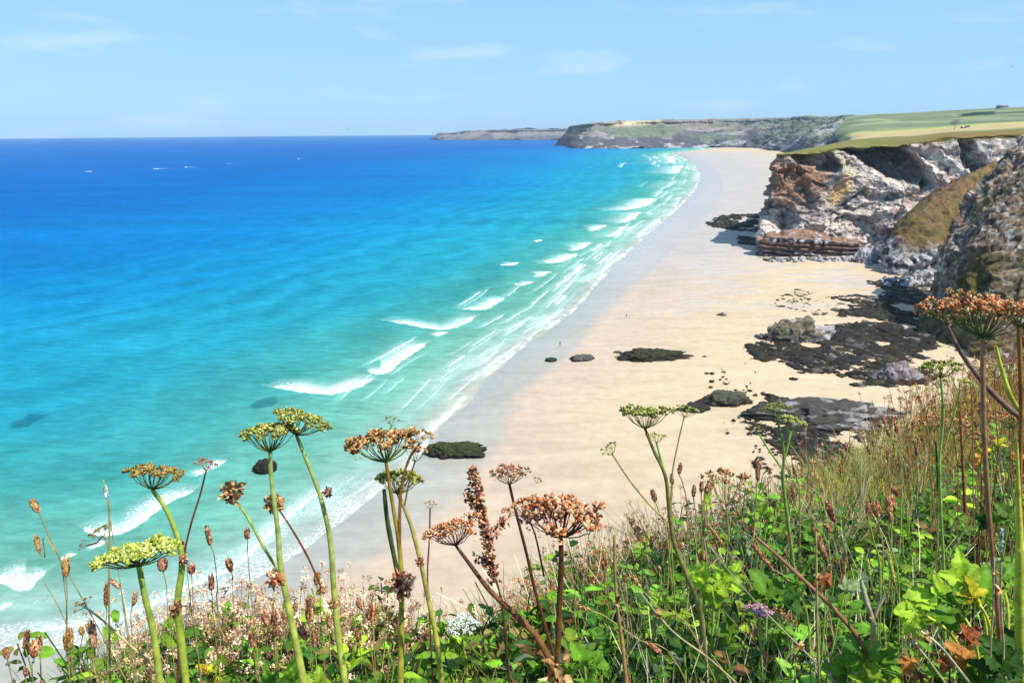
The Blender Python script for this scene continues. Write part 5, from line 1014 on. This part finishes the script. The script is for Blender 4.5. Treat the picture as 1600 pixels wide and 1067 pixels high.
r = np.random.default_rng(321)
for i_ in range(16):
    x = r.uniform(1440, 1610); y = r.uniform(560, 700); Y = r.uniform(1.9, 3.0); w = r.uniform(30, 62); pal = ['red', 'brown', 'tan'][i_ % 3]
    rt = plant_root('dried_hogweed', np.array([*P(x, y, Y)[:2], gz(Y)]), 'dried brown flower head in the tangle below the big brown heads at the right edge', 'plant', 'dried heads tangled at the right edge')
    stem(rt, [(x, y + w * .35), (x + r.uniform(-4, 8), y + 80), (x + r.uniform(-6, 16), y + 180)], Y, [1.6, 2, 2.4], SO, SB, True); umbel(rt, P(x, y + w * .35, Y), screen_axis(r.normal(0, 14), .1), w / 2 / FPX * Y, pal, r, nr=14, dense=12, dry=.8, depth=.5, gap=.1)
# ------------------------------------------------------------------ undergrowth, grass and low flowers nobody could count
def sprig_t(seed, hgt, nlf, ls, leafset):  # a leafy shoot
    rr_ = np.random.default_rng(seed); B = Batch(); lean = rr_.normal(0, .25, 2); p = np.array([[lean[0] * t * t * hgt, lean[1] * t * t * hgt, t * hgt] for t in np.linspace(0, 1, 5)])
    tube(B, p, .0022, (.8, .9, .7), 3)
    for i_ in range(nlf):
        t = rr_.uniform(.15, 1); q = np.array([lean[0] * t * t * hgt, lean[1] * t * t * hgt, t * hgt]); a = rr_.uniform(0, 6.28); d = np.array([math.cos(a), math.sin(a), rr_.uniform(-.1, .7)]); up = np.array([0, 0, 1.]) + .5 * rr_.standard_normal(3)
        T = leafset[i_ % len(leafset)]; B.inst(T, frame(d[None], up[None]) * (ls * rr_.uniform(.6, 1.2)), q[None] + d * .01, np.full((1, 3), rr_.uniform(.7, 1.25)))
    V = np.concatenate(B.V); C_ = np.concatenate(B.C)[:, 1]; F = {k: np.concatenate(v) for k, v in B.F.items()}; assert list(F) == [4]; return V, F[4], C_
def tuft_t(seed, nb, spread, w):
    rr_ = np.random.default_rng(seed); B = Batch()
    for i_ in range(nb):
        T = blade_t(seed, rr_.uniform(0, .7), w); M = rotz(np.array([rr_.uniform(0, 6.28)])) * rr_.uniform(.55, 1.1); B.inst(T, M, np.array([[rr_.normal(0, spread), rr_.normal(0, spread), 0]]), np.full((1, 3), rr_.uniform(.7, 1.3)))
    return np.concatenate(B.V), np.concatenate(B.F[4]), np.concatenate(B.C)[:, 1]
SPR = [sprig_t(i, .40, 18, .046, LEAF) for i in range(6)]; SPRS = [sprig_t(20 + i, .26, 22, .026, LEAF) for i in range(5)]
TUF = [tuft_t(i, 14, .02, .014) for i in range(5)]; TUFF = [tuft_t(10 + i, 20, .04, .007) for i in range(5)]
def place(n_, seed, pxr, rr_range, keep=None):
    """points on the bank, evenly spread in the eye's bearings; returns px bearing, positions, range"""
    r = np.random.default_rng(seed); px = r.uniform(*pxr, n_); az = np.arctan2((px - 800) / FPX, .93); e = edge_r(az); lo = np.maximum(rr_range[0], 0); R_1 = lo * (np.minimum(e * rr_range[1], 40) / lo) ** r.random(n_)
    x, y = R_1 * np.sin(az), R_1 * np.cos(az); p = np.stack([x, y, gz(y)], -1); f = R_1 / e
    k = keep(px, R_1, f, r) if keep else np.ones(n_, bool); return px[k], p[k], R_1[k], f[k]
def scatter(name, label, mat, temps, n_, seed, pxr, rr_range, scale, cols, keep=None, tilt=.15, zs=1.0, lift=0.0, jit=.34):
    r = np.random.default_rng(seed + 1); px, p, R_1, f = place(n_, seed, pxr, rr_range, keep); B = Batch(); m_ = len(p)
    s = scale(px, R_1, f) * r.uniform(.7, 1.3, m_); up = np.stack([r.normal(0, tilt, m_), r.normal(0, tilt, m_), np.ones(m_)], -1); up /= np.linalg.norm(up, axis=1, keepdims=True)
    yd = rotz(r.uniform(0, 6.28, m_))[:, :, 1]; yd = yd - (yd * up).sum(1)[:, None] * up; M = frame(yd, up) * s[:, None, None]
    M[:, :, 2] *= zs; c = cols(px, R_1, f, r, m_) * np.exp(r.normal(0, jit, m_))[:, None]; k = r.integers(0, len(temps), m_); p = p + np.array([0, 0, lift])
    for i_, T in enumerate(temps):
        q = k == i_
        if q.any(): B.inst(T, M[q], p[q], c[q])
    o = B.build(name, mat); tag(o, label, kind='stuff'); print(name, B.k); return o
def picks(r, m_, cols):
    w = np.array([c[0] for c in cols]); return np.array([c[1] for c in cols])[r.choice(len(cols), m_, p=w / w.sum())]
ytop = lambda px: np.interp(px, [p[0] for p in EPX], [p[1] for p in EPX])
leafy_k = lambda px, R, f, r: (px > 830) & (((f < .80 - .34 * smooth(1220, 1400, px)) | ((r.random(len(px)) < .25) & (px < 1250))))
scatter('undergrowth', 'dense green leafy undergrowth covering the near slope', veg_mat, SPR, 3400, 1, (820, 1680), (1.35, .98), lambda px, R, f: .8 + .1 * R * .5, lambda px, R, f, r, m_: picks(r, m_, [(4, LD), (4, LG * .85), (2.5, LG * 1.2), (1.4, LL * .75), (.6, lin(150, 170, 120, .6)), (.7, lin(150, 110, 66, .5))]), leafy_k)
SPRB = [sprig_t(40 + i, .30, 5, .13, BIGLEAF) for i in range(4)]
scatter('broad_leaf_cover', 'broader lobed leaves among the undergrowth on the slope', veg_mat, SPRB, 620, 16, (850, 1680), (1.4, .72), lambda px, R, f: .62 + .09 * R, lambda px, R, f, r, m_: picks(r, m_, [(4, LD * 1.1), (4, LG * .85), (2, LG * 1.1), (1, LL * .8), (.5, LY * .7)]), lambda px, R, f, r: f < .7 - .3 * smooth(1250, 1450, px))
scatter('small_leaved_cover', 'fine small leaved green cover near the edge of the slope', veg_mat, SPRS, 2800, 2, (780, 1680), (1.5, 1.02), lambda px, R, f: .85 + .06 * R, lambda px, R, f, r, m_: picks(r, m_, [(4, LD * 1.2), (3, LG * .8), (2, lin(120, 130, 50, .55)), (1, lin(170, 150, 70, .6))]), lambda px, R, f, r: ((px > 830) | (r.random(len(px)) < .3)) & ((px < 1280) | (f < .62)))
scatter('left_fringe', 'low green leaves in the fringe at the bottom left', veg_mat, SPRS + SPR[:2], 2000, 3, (-60, 860), (1.5, .99), lambda px, R, f: .95 + 0 * R, lambda px, R, f, r, m_: picks(r, m_, [(3, LD * 1.2), (4, LG * .9), (1.5, LL * .7), (1.5, lin(150, 140, 70, .6))]), lambda px, R, f, r: (px > 150) | (r.random(len(px)) < smooth(-60, 200, px)))
scatter('green_grass', 'green grass blades rising through the fringe', grass_mat, TUF, 3400, 4, (60, 900), (1.45, 1.0), lambda px, R, f: .34 + 0 * R, lambda px, R, f, r, m_: picks(r, m_, [(4, lin(130, 176, 70, .7)), (3, lin(70, 124, 54, .6)), (2, lin(196, 180, 100, .7)), (2, lin(206, 160, 120, .7))]), tilt=.25)
scatter('slope_grass', 'thin grass stalks scattered through the leaves on the slope', grass_mat, TUF, 1400, 5, (850, 1680), (1.5, 1.0), lambda px, R, f: .36 + .02 * R, lambda px, R, f, r, m_: picks(r, m_, [(3, lin(96, 140, 56, .6)), (2, lin(190, 186, 130, .65)), (2, lin(150, 120, 80, .6))]), tilt=.4)
yg = lambda px, R, f, r: (px > 1230) & (f > .42 - .12 * smooth(1300, 1600, px) + .1 * (r.random(len(px)) - .5))
scatter('pale_straws', 'long pale straws leaning left out of the leaves on the slope', grass_mat, TUFF, 420, 15, (880, 1680), (1.5, .9), lambda px, R, f: .42 + .03 * R, lambda px, R, f, r, m_: picks(r, m_, [(3, lin(214, 204, 160, .75)), (2, lin(190, 150, 110, .65))]), tilt=.5)
scatter('yellow_grass', 'fine yellow olive grass thick on the upper right of the slope', grass_mat, TUFF, 7500, 6, (1230, 1680), (2.2, 1.03), lambda px, R, f: .17 + .022 * R + .08 * smooth(1400, 1600, px), lambda px, R, f, r, m_: np.where(smooth(1420, 1560, px + 60 * r.standard_normal(m_))[:, None] > .5, picks(r, m_, [(4, lin(206, 136, 78, .72)), (2, lin(166, 96, 58, .65)), (2, lin(190, 176, 80, .7)), (2, lin(230, 186, 126, .75))]), picks(r, m_, [(6, lin(216, 206, 80, .95)), (2, lin(160, 180, 60, .8)), (2, lin(226, 204, 116, .8)), (1, lin(206, 146, 100, .65))])), yg, tilt=.3)
# froth of tiny dry flower heads: stalk and a loose ball of flakes
def froth_t(seed, hgt, nf, ball, fl):
    rr_ = np.random.default_rng(seed); B = Batch(); tip = np.array([rr_.normal(0, .04), rr_.normal(0, .04), hgt]); tube(B, np.array([[0, 0, 0], tip * .5, tip]), .0009, (.9, .9, .9), 3)
    S = FLAKE; d = rnd_dir(rr_, nf, .2); B.inst(S, frame(d, rnd_dir(rr_, nf)) * rr_.uniform(fl * .6, fl * 1.3, nf)[:, None, None], tip + rnd_dir(rr_, nf) * ball * rr_.uniform(.4, 1, nf)[:, None], rr_.uniform(.7, 1.35, nf)[:, None] * np.ones(3)); return np.concatenate(B.V), np.concatenate(B.F[4]), np.concatenate(B.C)[:, 1]
FRO = [froth_t(i, .36 + .03 * i, 20, .011, .0062) for i in range(5)]
scatter('dry_flower_froth', 'pinkish beige froth of tiny dry flower heads along the fringe at left', seed_mat, FRO, 3600, 7, (120, 650), (1.9, 1.05), lambda px, R, f: .74 + .14 * np.sin((px - 120) / 560 * 3.1), lambda px, R, f, r, m_: picks(r, m_, [(5, lin(238, 204, 172, .82)), (3, lin(222, 172, 134, .78)), (1, lin(160, 108, 76, .62)), (1, lin(244, 226, 202, .8)), (2, lin(200, 180, 120, .7))]), lambda px, R, f, r: f > .72 + .2 * r.random(len(px)))
scatter('corner_froth', 'sparse dry flower heads at the bottom left corner', seed_mat, FRO, 260, 8, (-60, 160), (1.8, 1.0), lambda px, R, f: .62 + 0 * R, lambda px, R, f, r, m_: picks(r, m_, [(4, lin(222, 176, 150, .7)), (3, lin(190, 120, 90, .7)), (1, lin(150, 90, 66, .6))]))
scatter('rusty_bracts', 'orange and rust coloured small flower heads along the edge of the slope', seed_mat, FRO, 2600, 9, (790, 1330), (1.9, 1.05), lambda px, R, f: .62 + .07 * R, lambda px, R, f, r, m_: picks(r, m_, [(4, lin(204, 130, 84, .7)), (3, lin(176, 92, 66, .65)), (2, lin(226, 180, 130, .72)), (2, lin(170, 150, 70, .6))]), lambda px, R, f, r: f > .74 + .18 * r.random(len(px)))
scatter('rusty_seed_cover', 'brown seeded stems crowding the far right of the slope', seed_mat, FRO, 2600, 10, (1390, 1680), (2.4, 1.0), lambda px, R, f: .9 + .08 * R, lambda px, R, f, r, m_: picks(r, m_, [(4, lin(176, 110, 66, .65)), (3, lin(140, 76, 46, .6)), (2, lin(216, 176, 116, .7)), (2, lin(176, 166, 70, .65))]), lambda px, R, f, r: f > .50 + .15 * r.random(len(px)))
scatter('pale_flower_cover', 'small whitish flowers at the lip of the slope by the sparse orange head', seed_mat, FRO, 160, 11, (1085, 1185), (2.5, 1.0), lambda px, R, f: .7 + .03 * R, lambda px, R, f, r, m_: picks(r, m_, [(4, lin(220, 226, 210, .8)), (2, lin(170, 190, 160, .7))]), lambda px, R, f, r: f > .7)
# ------------------------------------------------------------------ haze
m, n, l, b = new_mat('haze_air')
n.remove(b); pv = n.new('ShaderNodeVolumePrincipled'); pv.inputs['Density'].default_value = 4.3e-5; pv.inputs['Color'].default_value = (.62, .84, 1, 1); pv.inputs['Anisotropy'].default_value = 0
l.new(pv.outputs[0], n['Material Output'].inputs['Volume'])
hv = np.array([[x, y, z_] for x in (-16000, 16000) for y in (-600, 15000) for z_ in (-7, 260)], float)
hz = mesh_obj('haze', hv, np.array([[0, 1, 3, 2], [4, 6, 7, 5], [0, 4, 5, 1], [2, 3, 7, 6], [0, 2, 6, 4], [1, 5, 7, 3]]), m, shade=False)
tag(hz, 'thin blue sea haze', kind='stuff')
